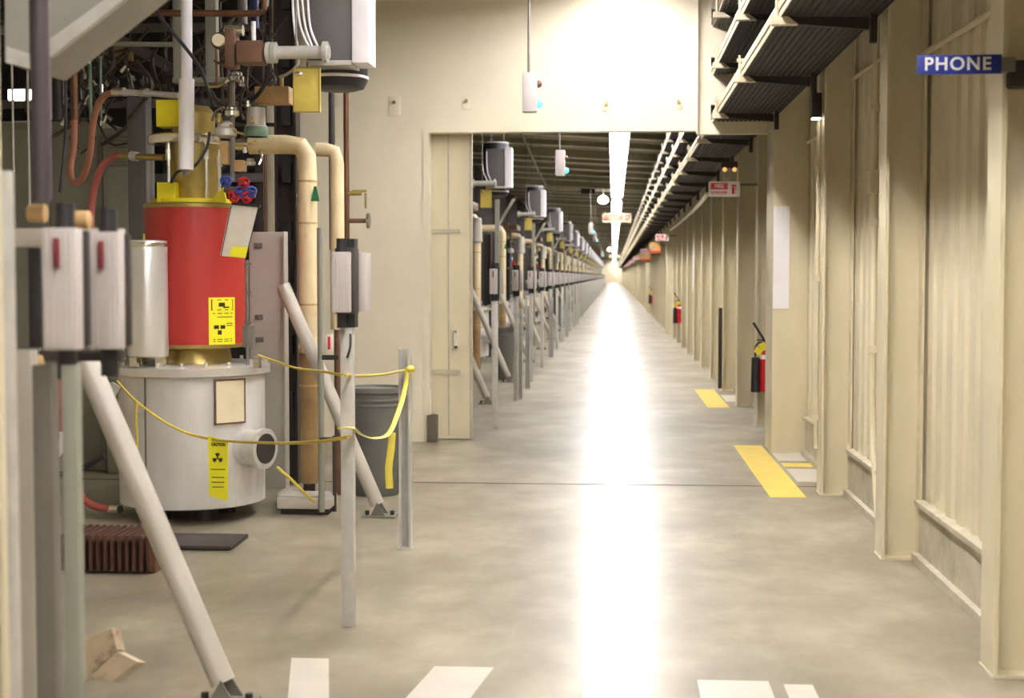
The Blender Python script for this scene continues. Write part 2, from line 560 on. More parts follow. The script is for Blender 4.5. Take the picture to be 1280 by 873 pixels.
# thin diagonal cream lines on the wall between the near columns
for n, (za, zb), lab in ((0, (3.0, 2.55), 'thin diagonal cream line high on the wall above the blue sign'), (1, (3.2, 2.75), 'thin diagonal cream line high on the wall behind the second column'),
                         (2, (2.95, 2.5), 'thin diagonal cream line high on the wall behind the third column')):
    b = MB().tube([(XR - 0.02, colY(n) + 0.25, za), (XR - 0.02, colY(n + 1) - 0.02, zb + 0.5)], 0.018, 8)
    tag(b.build('diagonal_wall_line', M['cream_steel']), lab, 'brace')

# floor paint
def patch(x0, x1, y0, y1, m, lab, sk=0.0):
    b = MB().poly([(x0, y0, 0.0022), (x1, y0, 0.0022), (x1 + sk, y1, 0.0022), (x0 + sk, y1, 0.0022)], (0, 0, -0.002))
    struct(b.build('floor_marking', m), lab, 'floor marking')


patch(1.22, 1.50, 11.1, 14.5, M['floor_yellow'], 'yellow painted stripe on the floor before the first pilaster')
patch(1.23, 1.52, 18.65, 21.65, M['floor_yellow'], 'yellow painted stripe on the floor beyond the cross wall')
patch(1.54, 1.86, 13.3, 13.9, M['floor_white'], 'pale painted patch on the floor at the foot of the pilaster')
patch(1.54, 1.86, 12.9, 13.15, M['floor_yellow'], 'short yellow bar on the floor beside the wall')
patch(1.54, 1.86, 11.95, 12.75, M['floor_white'], 'pale painted patch on the floor beside the yellow stripe')
patch(1.54, 1.86, 19.5, 20.6, M['floor_white'], 'pale painted patch beside the far yellow stripe')
patch(-1.31, -1.14, 5.6, 6.24, M['floor_white'], 'worn white painted block on the floor at the bottom of the picture, nearest the posts', -0.13)
patch(-0.86, -0.60, 5.5, 6.15, M['floor_white'], 'worn white slanted letter stroke on the floor, second from the left', 0.08)
patch(-0.12, 0.1, 5.5, 5.99, M['floor_white'], 'worn white letter stroke in the floor reflection')
patch(0.36, 0.66, 5.5, 6.02, M['floor_white'], 'worn white letter stroke on the floor right of the reflection')
patch(0.72, 0.84, 5.5, 5.98, M['floor_white'], 'short worn white letter stroke on the floor, last on the right')

# ------------------------------------------------------------------ lights
LX, LZ = 0.11, 4.6
proto = None
k = 0
for n in range(-5, 127):
    y = colY(n) - 0.1 + 0.9
    if y < YW - 1:
        y -= 0.6
    if -1 < y + 1.2 - YW < 1.45 or n == 18 or abs(y + 1.2 - YF) < 1.6:
        continue
    if proto is None:
        t = thing('ceiling_light', (LX, y, LZ), 'x', 'ceiling light', 'row of fluorescent lights down the gallery')
        b = MB()
        pr = [(-0.2, -0.03), (-0.17, 0.045), (-0.07, 0.085), (0.07, 0.085), (0.17, 0.045), (0.2, -0.03)]
        pr = [(LX + x, LZ + z) for x, z in pr] + [(LX + x, LZ + z + 0.012) for x, z in reversed(pr)]
        b.poly([(x, y, z) for x, z in pr], (0, 2.5, 0))
        b.build('reflector', M['sign_white'], t)
        b = MB().box(LX - 0.06, LX + 0.06, y + 0.02, y + 2.48, LZ + 0.097, LZ + 0.16)
        for yy in (0.4, 2.1):
            b.cyl((LX, y + yy, LZ + 0.15), (LX, y + yy, 4.97), 0.006, seg=6)
        b.build('housing', M['sign_white'], t)
        for x in (-0.085, 0.085):
            MB().cyl((LX + x, y + 0.03, LZ + 0.03), (LX + x, y + 2.47, LZ + 0.03), 0.036, seg=12).build('lamp_tube', M['tube'], t)
        proto, py0 = t, y
        o = t
    else:
        o = copy_tree(proto, (0, y - py0, 0))
    if y < YW:
        o['label'] = 'fluorescent light above the near floor, in front of the cross wall'
    elif n < 18:
        o['label'] = 'glowing fluorescent light in the broad near strip beyond the opening'
    else:
        o['label'] = 'glowing fluorescent light in the narrow far strip below the broad one'

# lamps beside the strip
for px, py, Y, lab in ((754, 250, 52.0, 'round white lamp glowing just left of the gap in the light strip'), (762, 312, 130.0, 'tiny white lamp glowing left of the far light strip')):
    p = at(px, py, Y)
    t = thing('globe_lamp', p, lab, 'lamp')
    MB().ball(p, 0.17, 1.1, 1, 0.9).build('globe', M['lampwhite'], t)
    MB().cyl((p.x, p.y, p.z + 0.13), (p.x, p.y, ROOF(p.x) - 0.02), 0.02, seg=8).build('stem', M['purlin'], t)

# pendant signal boxes
proto = None
for px, py, Y, lab in ((662, 140, 13.5, 'grey signal box with a cyan lamp hanging in front of the cross wall'), (700, 220, 20.5, 'grey signal box hanging just beyond the opening, lit cyan lamp'),
                       (738.5, 293, 46.0, 'small grey signal box hanging left of the sector board'), (743.5, 303, 56.0, 'smaller grey signal box hanging under and right of another, left of the sector board'),
                       (752.5, 321, 90.0, 'tiny grey signal box hanging near the vanishing point')):
    p = at(px, py, Y)
    p.z = 3.27 if Y < 14 else p.z
    if proto is None or Y > 40:
        t = thing('signal_box', p, lab, 'signal box', 'hanging signal boxes')
        MB().box(p.x - 0.07, p.x + 0.07, Y, Y + 0.12, p.z, p.z + 0.37).build('case', M['switch'], t, bevel=0.008)
        MB().cyl((p.x - 0.01, Y + 0.06, p.z + 0.36), (p.x - 0.01, Y + 0.06, ROOF(p.x) - 0.01), 0.014, seg=10).build('hanger_rod', M['midgrey'], t)
        MB().ball((p.x + 0.085, Y + 0.05, p.z + 0.08), 0.042).build('lamp_lens', M['lampcyan'], t)
        MB().ball((p.x + 0.08, Y + 0.05, p.z + 0.265), 0.036).build('lamp_lens', M['brown'], t)
        proto = proto or t
    else:
        o = copy_tree(proto, (p.x - proto.location.x, Y - 13.5, p.z - 3.27), lab)

# sector boards
for Y, lab in ((60.0, 'cream hanging board with brown letters in front of the light strip'), (160.0, 'tiny cream hanging board near the vanishing point')):
    p = at(771 if Y < 100 else 768, 272.5 if Y < 100 else 320.5, Y)
    t = thing('sector_board', (p.x, Y, p.z - 0.19), lab, 'hanging sign')
    MB().box(p.x - 0.61, p.x + 0.61, Y, Y + 0.03, p.z - 0.19, p.z + 0.19).build('board', M['sign_cream'], t)
    if Y < 100:
        lettering('SECTOR 27', 0.31, (p.x, Y - 0.01, p.z), M['letter_brown'], t, width=1.12, bold=0.042)
    for s in (-0.5, 0.5):
        MB().cyl((p.x + s, Y + 0.015, p.z + 0.18), (p.x + s, Y + 0.015, ROOF(p.x)), 0.008, seg=6).build('hanger', M['midgrey'], t)

# ------------------------------------------------------------------ cable trays and their brackets
TZ = (3.28, 3.76, 4.24)
for z, lab in zip(TZ, ('lowest of the three dark cable trays running along the right', 'middle one of the three dark cable trays on the right', 'topmost of the three dark cable trays on the right')):
    t = thing('cable_tray', (1.0, 0, z), lab, 'cable tray', 'stacked cable trays')
    for x in (1.0, 1.58):
        b = MB().box(x - 0.004, x + 0.004, Y0, YF - 1, z, z + 0.11)
        s = 1 if x < 1.2 else -1
        b.box(x, x + s * 0.03, Y0, YF - 1, z + 0.1, z + 0.11).box(x - (0.012 if s > 0 else 0), x + (0.0 if s > 0 else 0.012), Y0, YF - 1, z + 0.045, z + 0.06)
        b.build('side_rail', (M['rail'] if z < 4 else M['railgrey']) if s > 0 else M['tray_dark'], t)
    b = MB()
    prof = []
    x = 1.006
    while x < 1.55:
        prof += [(x, z + 0.004), (x + 0.02, z + 0.004), (x + 0.025, z + 0.014), (x + 0.04, z + 0.014)]
        x += 0.045
    b.strip(prof, Y0, YF - 1)
    b.build('tray_floor', M['tray_dark'], t)

proto = None
for n in range(-1, 90):
    y = colY(n) - 0.06
    if n in PIL:
        y += 0.0
    if proto is None:
        t = thing('tray_bracket', (1.56, y, 3.0), 'x', 'tray bracket', 'brackets carrying the cable trays')
        MB().box(1.53, 1.57, y, y + 0.05, 3.12, 4.6).build('upright', M['dark'], t)
        for z in TZ:
            b = MB().poly([(0.96, y, z - 0.035), (1.52, y, z - 0.085), (1.52, y, z - 0.012), (0.96, y, z - 0.002)], (0, 0.045, 0))
            b.build('arm', M['tray_dark'], t)
            b = MB().poly([(0.94, y - 0.012, z - 0.05), (1.1, y - 0.012, z - 0.05), (1.04, y - 0.012, z - 0.003), (0.94, y - 0.012, z - 0.003)], (0, 0.07, 0))
            b.box(0.955, 1.02, y + 0.01, y + 0.05, z + 0.11, z + 0.135).cyl((0.975, y + 0.02, z - 0.02), (0.975, y + 0.02, z + 0.16), 0.01, seg=8)
            b.build('end_clip', M['rail'], t)
        proto, p0 = t, y
        o = t
    else:
        o = copy_tree(proto, (0, y - p0, 0))
    if n < 0:
        lab = 'dark bracket holding the cable trays above the viewer, out at the top edge'
    elif n < 4:
        lab = 'dark bracket holding the cable trays, at the %s column from the near edge' % ORD[n]
    elif n < 20:
        lab = 'pale tipped bracket under the trays, at the %s column beyond the cross wall' % ORD[n - 4]
    else:
        lab = 'one of the far tray brackets merging towards the vanishing point'
    o['label'] = lab

# ------------------------------------------------------------------ right side details
# conduits
def conduit(pts, r, m, lab, name='conduit', cat='conduit', clips=()):
    t = thing(name, pts[0], lab, cat)
    MB().tube(pts, r, 10).build('pipe', m, t)
    for (cx, cy, cz) in clips:
        MB().box(cx - r * 1.6, cx + r * 1.6, cy - r * 1.2, cy + r * 1.2, cz - 0.025, cz + 0.025).build('clip', m, t)
    return t


x, y = 1.72, colY(2) + 0.05
conduit([(1.605, colY(2) + 0.06, 0.35), (1.605, colY(2) + 0.06, 3.1)], 0.016, M['cream_steel'], 'thin cream conduit up the aisle face of the third column',
        clips=[(1.605, colY(2) + 0.06, z) for z in (0.6, 1.7, 2.6)])
conduit([(1.80, 9.75, 0.02), (1.83, 10.15, 0.55), (1.83, 10.2, 0.9), (1.83, 10.2, 4.4)], 0.022, M['cream_steel'], 'cream conduit up the ribbed wall between the second and third columns',
        clips=[(1.83, 10.2, z) for z in (1.2, 2.1, 2.9)])
p = (1.83, 10.2, 2.75)
tag(MB().box(1.785, 1.86, 10.12, 10.28, 2.3, 2.46).build('junction_box', M['cream_steel'], bevel=0.006), 'small cream junction box on the wall conduit', 'junction box')
p = at(1020, 149, 11.3)
t = thing('small_lamp', p, 'small dark lamp with a bright lens beneath the tray, beside the third column', 'lamp')
MB().box(p.x - 0.04, p.x + 0.04, 11.26, 11.34, p.z + 0.01, p.z + 0.2).build('case', M['dark'], t, bevel=0.006)
MB().box(p.x - 0.032, p.x + 0.032, 11.265, 11.335, p.z - 0.004, p.z + 0.012).build('lens', M['lampdim'], t)
tag(MB().tube([(1.6, colY(6) - 0.03, 0.03), (1.6, colY(6) - 0.03, az(385, colY(6), 911))], 0.03, 10).build('standing_bar', M['dark']), 'dark upright bar standing against a column beyond the extinguisher', 'bar')
p0, p1 = at(967, 258, colY(3)), at(986, 386, colY(3))
tag(MB().box(p0.x, p1.x, colY(3) - 0.012, colY(3) - 0.001, p1.z, p0.z).build('notice_sheet', M['white']), 'tall narrow white sheet fixed to the pilaster', 'notice sheet')
y = colY(9)
tag(MB().box(1.6, 1.75, y + 0.02, y + 0.035, 1.4, 2.6).build('notice_sheet', M['white']), 'tall white sheet fixed between far columns beyond the extinguisher', 'notice sheet')

# PHONE sign
Ys = 6.08
a, c = at(1147, 69, Ys), at(1252, 92, Ys)
t = thing('phone_sign', ((a.x + c.x) / 2, Ys, c.z), 'blue sign with white capital letters sticking out from the nearest column', 'sign')
MB().box(a.x, c.x, Ys, Ys + 0.012, c.z, a.z).build('board', M['sign_blue'], t, bevel=0.002)
lettering('PHONE', 0.075, ((a.x + c.x) / 2 - 0.008, Ys - 0.002, (a.z + c.z) / 2), M['sign_white'], t, width=0.27, spacing=1.15)
MB().box(c.x - 0.06, c.x + 0.06, Ys + 0.012, colY(0) - 0.101, (a.z + c.z) / 2 - 0.03, (a.z + c.z) / 2 + 0.03).build('bracket', M['midgrey'], t)

# fire signs and extinguishers
def fire_sign(Y, lab):
    a, c = at(886, 227, 16.1), at(925, 246, 16.1)
    dy = Y - 16.1
    t = thing('fire_sign', ((a.x + c.x) / 2, Y, c.z), lab, 'sign', 'red and white fire signs')
    MB().box(a.x, c.x, Y, Y + 0.012, c.z, a.z).build('board', M['sign_white'], t, bevel=0.002)
    w, h = c.x - a.x, a.z - c.z
    b = MB().box(a.x + 0.06 * w, a.x + 0.6 * w, Y - 0.004, Y + 0.001, c.z + 0.48 * h, a.z - 0.1 * h)
    b.build('red_field', M['sign_red'], t)
    lettering('FIRE', 0.36 * h, (a.x + 0.33 * w, Y - 0.006, c.z + 0.69 * h), M['sign_white'], t, width=0.28 * w)
    lettering('EXTINGUISHER', 0.22 * h, (a.x + 0.33 * w, Y - 0.003, c.z + 0.27 * h), M['sign_red'], t, width=0.52 * w)
    b = MB().box(a.x + 0.74 * w, a.x + 0.82 * w, Y - 0.004, Y + 0.001, c.z + 0.18 * h, c.z + 0.66 * h)
    b.box(a.x + 0.72 * w, a.x + 0.88 * w, Y - 0.004, Y + 0.001, c.z + 0.68 * h, c.z + 0.78 * h)
    b.box(a.x + 0.85 * w, a.x + 0.88 * w, Y - 0.004, Y + 0.001, c.z + 0.4 * h, c.z + 0.68 * h)
    b.build('emblem', M['sign_red'], t)
    MB().box(c.x - 0.03, 1.6, Y + 0.013, Y + 0.03, a.z - 0.05, a.z - 0.02).build('bracket', M['midgrey'], t)
    return t


s0 = fire_sign(16.1, 'red and white fire extinguisher sign nearest the opening')
for i, Y in enumerate((36.4, 57.0, 77.0, 98.0, 118.0, 138.0)):
    copy_tree(s0, (0, Y - 16.1, 0), 'red and white fire sign, %s farther one down the gallery' % ORD[i])


def extinguisher(x, y, z, lab):
    t = thing('fire_extinguisher', (x, y, z), lab, 'fire extinguisher', 'fire extinguishers on the columns')
    MB().lathe((x, y, z), [(0.05, 0), (0.064, 0.015), (0.066, 0.4), (0.06, 0.45), (0.035, 0.5), (0.025, 0.52)], 28).build('cylinder', M['ext_red'], t)
    MB().lathe((x, y, z), [(0.0665, 0.37), (0.0675, 0.372), (0.0675, 0.418), (0.0665, 0.42)], 28).build('label_band', M['sign_white'], t)
    b = MB().cyl((x, y, z + 0.51), (x, y, z + 0.58), 0.022, seg=12).box(x - 0.09, x + 0.02, y - 0.012, y + 0.012, z + 0.575, z + 0.59)
    b.build('valve', M['dark'], t)
    MB().tube([(x - 0.01, y, z + 0.59), (x - 0.08, y, z + 0.7), (x - 0.13, y, z + 0.78)], 0.014, 8).build('handle', M['dark'], t)
    MB().cyl((x - 0.105, y - 0.04, z + 0.0), (x - 0.105, y - 0.04, z + 0.39), 0.052, 0.044, 18).build('horn', M['black'], t)
    MB().tube([(x - 0.02, y - 0.02, z + 0.55), (x - 0.08, y - 0.05, z + 0.55), (x - 0.11, y - 0.04, z + 0.48), (x - 0.105, y - 0.04, z + 0.38)], 0.012, 8, 5).build('hose', M['black'], t)
    b = MB().box(x - 0.12, x - 0.035, y - 0.075, y - 0.07, z + 0.43, z + 0.5, (0, 0.5, 0)).box(x - 0.06, x + 0.01, y - 0.085, y - 0.08, z + 0.47, z + 0.56, (0, -0.4, 0))
    b.build('inspection_tag', M['yellow'], t)
    MB().box(x - 0.03, x + 0.03, y + 0.05, y + 0.25, z + 0.2, z + 0.3).build('wall_hook', M['midgrey'], t)
    return t


ep = at(955.5, 490, 16.15)
e0 = extinguisher(ep.x, 16.15, ep.z, 'red fire extinguisher with a black horn beyond the pilaster')
copy_tree(e0, (-0.03, colY(12) - 0.3 - 16.15, 0.1), 'small distant red fire extinguisher in front of the second pilaster')
copy_tree(e0, (-0.03, colY(22) - 0.3 - 16.15, 0.1), 'tiny red fire extinguisher far down the right wall')

# orange signs
for px, py, Y, lab in ((819, 310, 44.0, 'orange square sign with a dark base below the far fire signs'), (807.5, 321, 58.0, 'smaller orange square sign farther down the gallery')):
    p = at(px, py, Y)
    t = thing('orange_sign', p, lab, 'sign')
    MB().box(p.x - 0.18, p.x + 0.18, Y, Y + 0.03, p.z - 0.17, p.z + 0.17).build('board', M['sign_orange'], t)
    MB().cyl((p.x - 0.07, Y - 0.004, p.z + 0.02), (p.x - 0.07, Y + 0.002, p.z + 0.02), 0.08, seg=20).build('emblem', M['sign_cream'], t)
    MB().box(p.x - 0.17, p.x + 0.17, Y - 0.004, Y, p.z - 0.15, p.z - 0.09).build('red_band', M['sign_red'], t)
    MB().box(p.x - 0.1, p.x + 0.18, Y + 0.03, Y + 0.2, p.z - 0.23, p.z - 0.17).build('bracket', M['dark'], t)
    MB().box(p.x + 0.1, 1.6, Y + 0.032, Y + 0.05, p.z + 0.05, p.z + 0.08).build('arm', M['midgrey'], t)

# ------------------------------------------------------------------ small things under the gallery roof
b = MB().tube([at(649, 160, 31.0), at(672, 212, 40.0), at(690, 246, 50.0)], 0.03, 8)
tag(b.build('ceiling_conduit', M['railgrey']), 'thin conduit slanting under the roof left of the light strip', 'conduit')
b = MB().tube([at(688, 236, 51.0), at(722, 237, 51.0)], 0.06, 10)
tag(b.build('ceiling_tube', M['cream_steel']), 'short pale level tube under the roof left of the light strip', 'tube')
p = at(735, 237, 51.0)
tag(MB().box(p.x - 0.25, p.x + 0.25, 51.0, 51.3, p.z - 0.15, p.z + 0.2).build('ceiling_box', M['dark']), 'dark box at the end of the pale tube under the roof', 'box')
b = MB().tube([at(884, 243, 20.0), at(872, 258, 23.0), at(852, 277, 30.0), at(838, 288, 37.0)], 0.025, 8, 6)
tag(b.build('sagging_pipe', M['cream_steel']), 'pale pipe sagging beneath the trays behind the first fire sign', 'pipe')
p = at(912, 212, 17.5)
t = thing('twin_lamp', p, 'pair of small warm lamps above the first fire sign', 'lamp')
for sx in (-0.06, 0.06):
    MB().ball((p.x + sx, 17.5, p.z), 0.028).build('lamp_head', M['warm'], t)
MB().box(p.x - 0.1, p.x + 0.1, 17.53, 17.6, p.z + 0.02, p.z + 0.1).build('case', M['dark'], t)

# ------------------------------------------------------------------ the klystron station on the left
def wpx(w, Y):
    return w / F * Y


def vpipe(name, px, Y, py0, py1, w, m, lab, cat, square=False, group=None, bevel=0.004):
    """an upright pipe or bar: centre px, distance, top and bottom, width in pixels"""
    x = ax(px, Y, (py0 + py1) / 2)
    z1, z0 = az(py0, Y, px), az(py1, Y, px)
    z0 = max(z0, 0.0)
    r = wpx(w, Y) / 2
    b = MB()
    if square:
        b.box(x - r, x + r, Y - r, Y + r, z0, z1)
        o = b.build(name, m, bevel=bevel)
    else:
        b.cyl((x, Y, z0), (x, Y, z1), r, seg=20)
        o = b.build(name, m)
    return tag(o, lab, cat, group)


STATION = []        # things that come back at every station down the gallery
HALF = []           # things that come back twice as often

# --- oil tank
TC = at(241, 560, 10.0)
tx, ty = TC.x, 10.0
t = thing('oil_tank', (tx, ty, 0), 'large round aluminium tank standing on the floor below the red drum', 'tank')
MB().lathe((tx, ty, 0), [(0.46, 0.1), (0.512, 0.115), (0.515, 0.4), (0.515, 1.03)], 64).build('shell', M['tank'], t)
b = MB().lathe((tx, ty, 0), [(0.515, 1.02), (0.555, 1.03), (0.555, 1.085), (0.53, 1.1), (0.35, 1.1)], 64)
for k in range(20):
    a = 2 * pi * (k + 0.5) / 20
    b.cyl((tx + 0.525 * cos(a), ty + 0.525 * sin(a), 1.09), (tx + 0.525 * cos(a), ty + 0.525 * sin(a), 1.125), 0.014, seg=6)
b.build('rim_flange', M['alu'], t)
b = MB()
for a in (4.35,):
    b.box(tx + 0.517 * cos(a) - 0.006, tx + 0.517 * cos(a) + 0.006, ty + 0.517 * sin(a) - 0.004, ty + 0.517 * sin(a) + 0.006, 0.12, 1.02)
b.build('seam', M['midgrey'], t)
for a in (4.0, 5.3, 0.6, 2.2):
    MB().cyl((tx + 0.25 * cos(a), ty + 0.25 * sin(a), 0.0), (tx + 0.25 * cos(a), ty + 0.25 * sin(a), 0.12), 0.06, seg=12).build('foot', M['dark'], t)
a = radians(-90 + 46)
pc = Vector((tx + 0.522 * cos(a), ty + 0.522 * sin(a), az(505, 9.6)))
o = MB().box(pc.x - 0.115, pc.x + 0.115, pc.y - 0.008, pc.y + 0.004, pc.z - 0.15, pc.z + 0.15, (0, 0, radians(46))).build('nameplate', M['paper'], t)
b = MB()
for s, u in ((1, 0), (-1, 0), (0, 1), (0, -1)):
    d = Vector((cos(radians(46)), sin(radians(46)), 0))
    c = pc + d * 0.115 * s + Vector((0, 0, 0.15 * u))
    if s:
        b.box(c.x - 0.005, c.x + 0.005, c.y - 0.01, c.y + 0.004, c.z - 0.155, c.z + 0.155, (0, 0, radians(46)))
    else:
        b.box(c.x - 0.12, c.x + 0.12, c.y - 0.01, c.y + 0.004, c.z - 0.006, c.z + 0.006, (0, 0, radians(46)))
b.build('nameplate_edge', M['brown'], o)
zc = az(560, 9.75, 337)
b = MB().cyl((tx + 0.36, ty - 0.2, zc), (tx + 0.6, ty - 0.3, zc), 0.125, seg=32)
o = b.build('side_port', M['tank'], t)
d = Vector((0.24, -0.1, 0)).normalized()
e = Vector((tx + 0.6, ty - 0.3, zc))
b = MB().cyl(e - d * 0.03, e + d * 0.008, 0.142, seg=32)
b.build('port_rim', M['alu'], o)
MB().cyl(e + d * 0.004, e + d * 0.014, 0.105, seg=32).build('port_cover', M['dark'], o)
for px in (172, 205, 318):
    p = at(px, 455, 9.62)
    MB().box(p.x - 0.02, p.x + 0.02, 9.66, 9.74, 1.08, 1.15).build('clamp', M['chrome'], t)
oil_tank = t

# --- the tube standing in the tank
kx = ax(244, 10.0, 340)
t = thing('klystron', (kx, ty, 1.05), 'red drum jacket with brass neck standing on the round aluminium tank', 'klystron')
J0, J1 = 1.235, 2.2
b = MB().lathe((kx, ty, 0), [(0.352, J0), (0.352, J1)], 64)
jacket = b.build('jacket', M['red'], t)
MB().lathe((kx, ty, 0), [(0.358, J0 - 0.02), (0.358, J0 + 0.004), (0.34, J0 + 0.006)], 64).build('brass_rim', M['brass'], t)
b = MB()
b.lathe((kx, ty, 0), [(0.358, J1 - 0.004), (0.358, J1 + 0.02), (0.345, J1 + 0.03), (0.2, J1 + 0.032)], 64)
b.build('brass_rim', M['brass'], t)
b = MB()
b.lathe((kx, ty, 0), [(0.26, 1.101), (0.25, 1.13), (0.24, 1.2), (0.3, J0 - 0.01)], 48)
b.build('brass_collar', M['brass'], t)
ztop = az(178, 9.8, 240)
MB().lathe((kx + 0.0, ty, 0), [(0.16, J1 + 0.03), (0.175, J1 + 0.1), (0.19, ztop - 0.12), (0.2, ztop - 0.02), (0.2, ztop)], 48).build('body', M['brass'], t)
b = MB().lathe((kx - 0.07, ty, 0), [(0.25, ztop), (0.255, ztop + 0.01), (0.255, ztop + 0.055), (0.24, ztop + 0.065)], 48)
b.build('top_flange', M['chrome'], t)
b = MB().lathe((kx, ty, 0), [(0.14, ztop + 0.065), (0.15, ztop + 0.1), (0.15, ztop + 0.22), (0.11, ztop + 0.27)], 32)
b.build('head', M['brass'], t)
b = MB()
p, q = at(195, 125, 9.85), at(223, 158, 9.85)
b.box(p.x, q.x, 9.85, 9.99, q.z, p.z)
b.build('yellow_block', M['yellow'], t)
b = MB()
p, q = at(196, 228, 9.75), at(219, 256, 9.75)
b.box(p.x, q.x, 9.75, 9.85, J1 + 0.03, p.z)
p = at(240, 256, 9.75)
b.build('yellow_block', M['yellow'], t)
b = MB()
b.poly([at(262, 253, 9.74), at(283, 253, 9.74), at(279, 234, 9.74)], (0, 0.03, 0))
b.lathe((kx, ty, 0), [(0.3, J1 + 0.032), (0.3, J1 + 0.06), (0.22, J1 + 0.062)], 48)
b.build('yellow_bracket', M['yellow'], t)
b = MB()
for px, z0, z1 in ((209, 2.25, ztop), (272, 2.25, ztop - 0.05), (256, 2.25, ztop)):
    p = at(px, 200, 9.78)
    b = MB().cyl((p.x, 9.82, z0), (p.x, 9.82, z1), 0.014, seg=10)
    b.cyl((p.x, 9.82, z1 - 0.12), (p.x, 9.82, z1 - 0.05), 0.024, seg=10)
    b.build('tie_rod', M['chrome'], t)
# sticker on the jacket
a = radians(-90 + 44)
pc = Vector((kx + 0.356 * cos(a), ty + 0.356 * sin(a), (az(373, 9.72) + az(432, 9.72)) / 2))
b = MB()
b.bm.free()
b.bm = bmesh.new()
va, vb = [], []
for k in range(9):
    aa = radians(-90 + 31 + k * 4.4)
    va.append(b.bm.verts.new((kx + 0.3545 * cos(aa), ty + 0.3545 * sin(aa), pc.z - 0.165)))
    vb.append(b.bm.verts.new((kx + 0.3545 * cos(aa), ty + 0.3545 * sin(aa), pc.z + 0.165)))
for k in range(8):
    b.bm.faces.new((va[k], va[k + 1], vb[k + 1], vb[k]))
st = b.build('warning_label', M['tag_yellow'], t)


def ink_on_jacket(parts):
    """each part: angle from, angle to, z from, z to, relative to the label"""
    b = MB()
    for a0, a1, z0, z1 in parts:
        ra, rb = [], []
        for k in range(4):
            aa = radians(-90 + 31 + (a0 + (a1 - a0) * k / 3))
            ra.append(b.bm.verts.new((kx + 0.3552 * cos(aa), ty + 0.3552 * sin(aa), pc.z + z0)))
            rb.append(b.bm.verts.new((kx + 0.3552 * cos(aa), ty + 0.3552 * sin(aa), pc.z + z1)))
        for k in range(3):
            b.bm.faces.new((ra[k], ra[k + 1], rb[k + 1], rb[k]))
    return b.build('printed_mark', M['ink'], st)


ink_on_jacket([(3, 32, 0.145, 0.15), (3, 32, 0.075, 0.08), (3, 4.2, 0.075, 0.15), (31, 32, 0.075, 0.15), (12, 20, 0.1, 0.128), (18, 26, 0.09, 0.1),
               (5, 31, 0.05, 0.055), (10, 31, 0.025, 0.03), (22, 31, -0.02, -0.015), (22, 31, -0.035, -0.03), (6, 12, -0.055, -0.03), (14, 20, -0.055, -0.03), (10.5, 15.5, -0.095, -0.065),
               (5, 30, -0.13, -0.125), (5, 30, -0.145, -0.14)])
klystron = t

# --- silver canister on the tank rim
cx_ = ax(185, 9.56, 376)
z0, z1 = 1.165, az(301, 9.45, 186)
t = thing('silver_canister', (cx_, 9.55, 1.1), 'plain silver cylinder standing on the tank rim left of the red drum', 'canister')
MB().lathe((cx_, 9.55, 0), [(0.13, z0), (0.138, z0 + 0.01), (0.138, z1 - 0.02), (0.133, z1), (0.11, z1 + 0.006)], 40).build('body', M['alu'], t)
MB().lathe((cx_, 9.55, 0), [(0.141, z1 - 0.04), (0.142, z1 - 0.02), (0.14, z1 - 0.012)], 40).build('lid_seam', M['chrome'], t)
b = MB()
for s in (-1, 1):
    b.box(cx_ + s * 0.09 - 0.025, cx_ + s * 0.09 + 0.025, 9.5, 9.58, 1.1, z0 + 0.01)
b.build('foot', M['chrome'], t)
MB().cyl((cx_ - 0.02, 9.55, z1), (cx_ - 0.02, 9.55, z1 + 0.05), 0.012, seg=10).build('nipple', M['brass'], t)
canister = t

# --- tall grey frame post with its foot plate and gauge
fx0, fx1 = ax(312, 10.6, 400), ax(360, 10.6, 400)
t = thing('steel_frame_post', ((fx0 + fx1) / 2, 10.6, 0), 'broad light grey steel upright behind the tank, right of the red drum', 'steel post')
ztop2 = az(290, 10.6, 335)
b = MB().box(fx0, fx1, 10.6, 10.612, 0.1, ztop2).box(fx1 - 0.012, fx1, 10.5, 10.62, 0.1, ztop2).box(fx0, fx0 + 0.012, 10.6, 10.72, 0.1, ztop2)
b.build('web_plate', M['panelgrey'], t, bevel=0.003)
b = MB().box(ax(341, 9.9, 640), ax(408, 9.9, 640), 10.02, 10.31, 0.045, 0.12).box(-2.47, -2.38, 10.3, 10.66, 0.045, 0.12).box(ax(341, 9.9, 640), ax(400, 9.9, 640), 10.06, 10.3, 0.12, 0.135)
b.build('foot_plate', M['panelgrey'], t, bevel=0.006)
MB().box(ax(345, 9.9, 640), ax(405, 9.9, 640), 10.05, 10.3, 0.0, 0.045).build('dark_gap', M['dark'], t)  # dark block drawn for the shaded gap under the foot plate
b = MB()
for px, py in ((322, 307), (323, 397), (324, 425)):
    p = at(px, py, 10.58)
    b.cyl((p.x, 10.57, p.z), (p.x, 10.605, p.z), 0.014, seg=6)
    b.box(p.x - 0.03, p.x + 0.03, 10.588, 10.6, p.z - 0.02, p.z + 0.02)
b.build('bolt', M['midgrey'], t)
post_thing = t
gx = ax(309, 9.75, 385)
t = thing('sight_gauge', (gx, 9.75, 1.1), 'narrow upright glass gauge in front of the light grey steel upright', 'gauge')
MB().cyl((gx, 9.75, 1.101), (gx, 9.75, az(325, 9.75)), 0.012, seg=10).build('tube', M['midgrey'], t)
MB().box(gx - 0.035, gx + 0.045, 9.74, 9.79, az(436, 9.75), az(408, 9.75)).build('lower_block', M['midgrey'], t, bevel=0.006)
for py in (366, 405, 330):
    z = az(py, 9.75)
    MB().box(gx - 0.018, gx + 0.03, 9.735, 9.765, z - 0.008, z + 0.008).build('clamp', M['midgrey'], t)

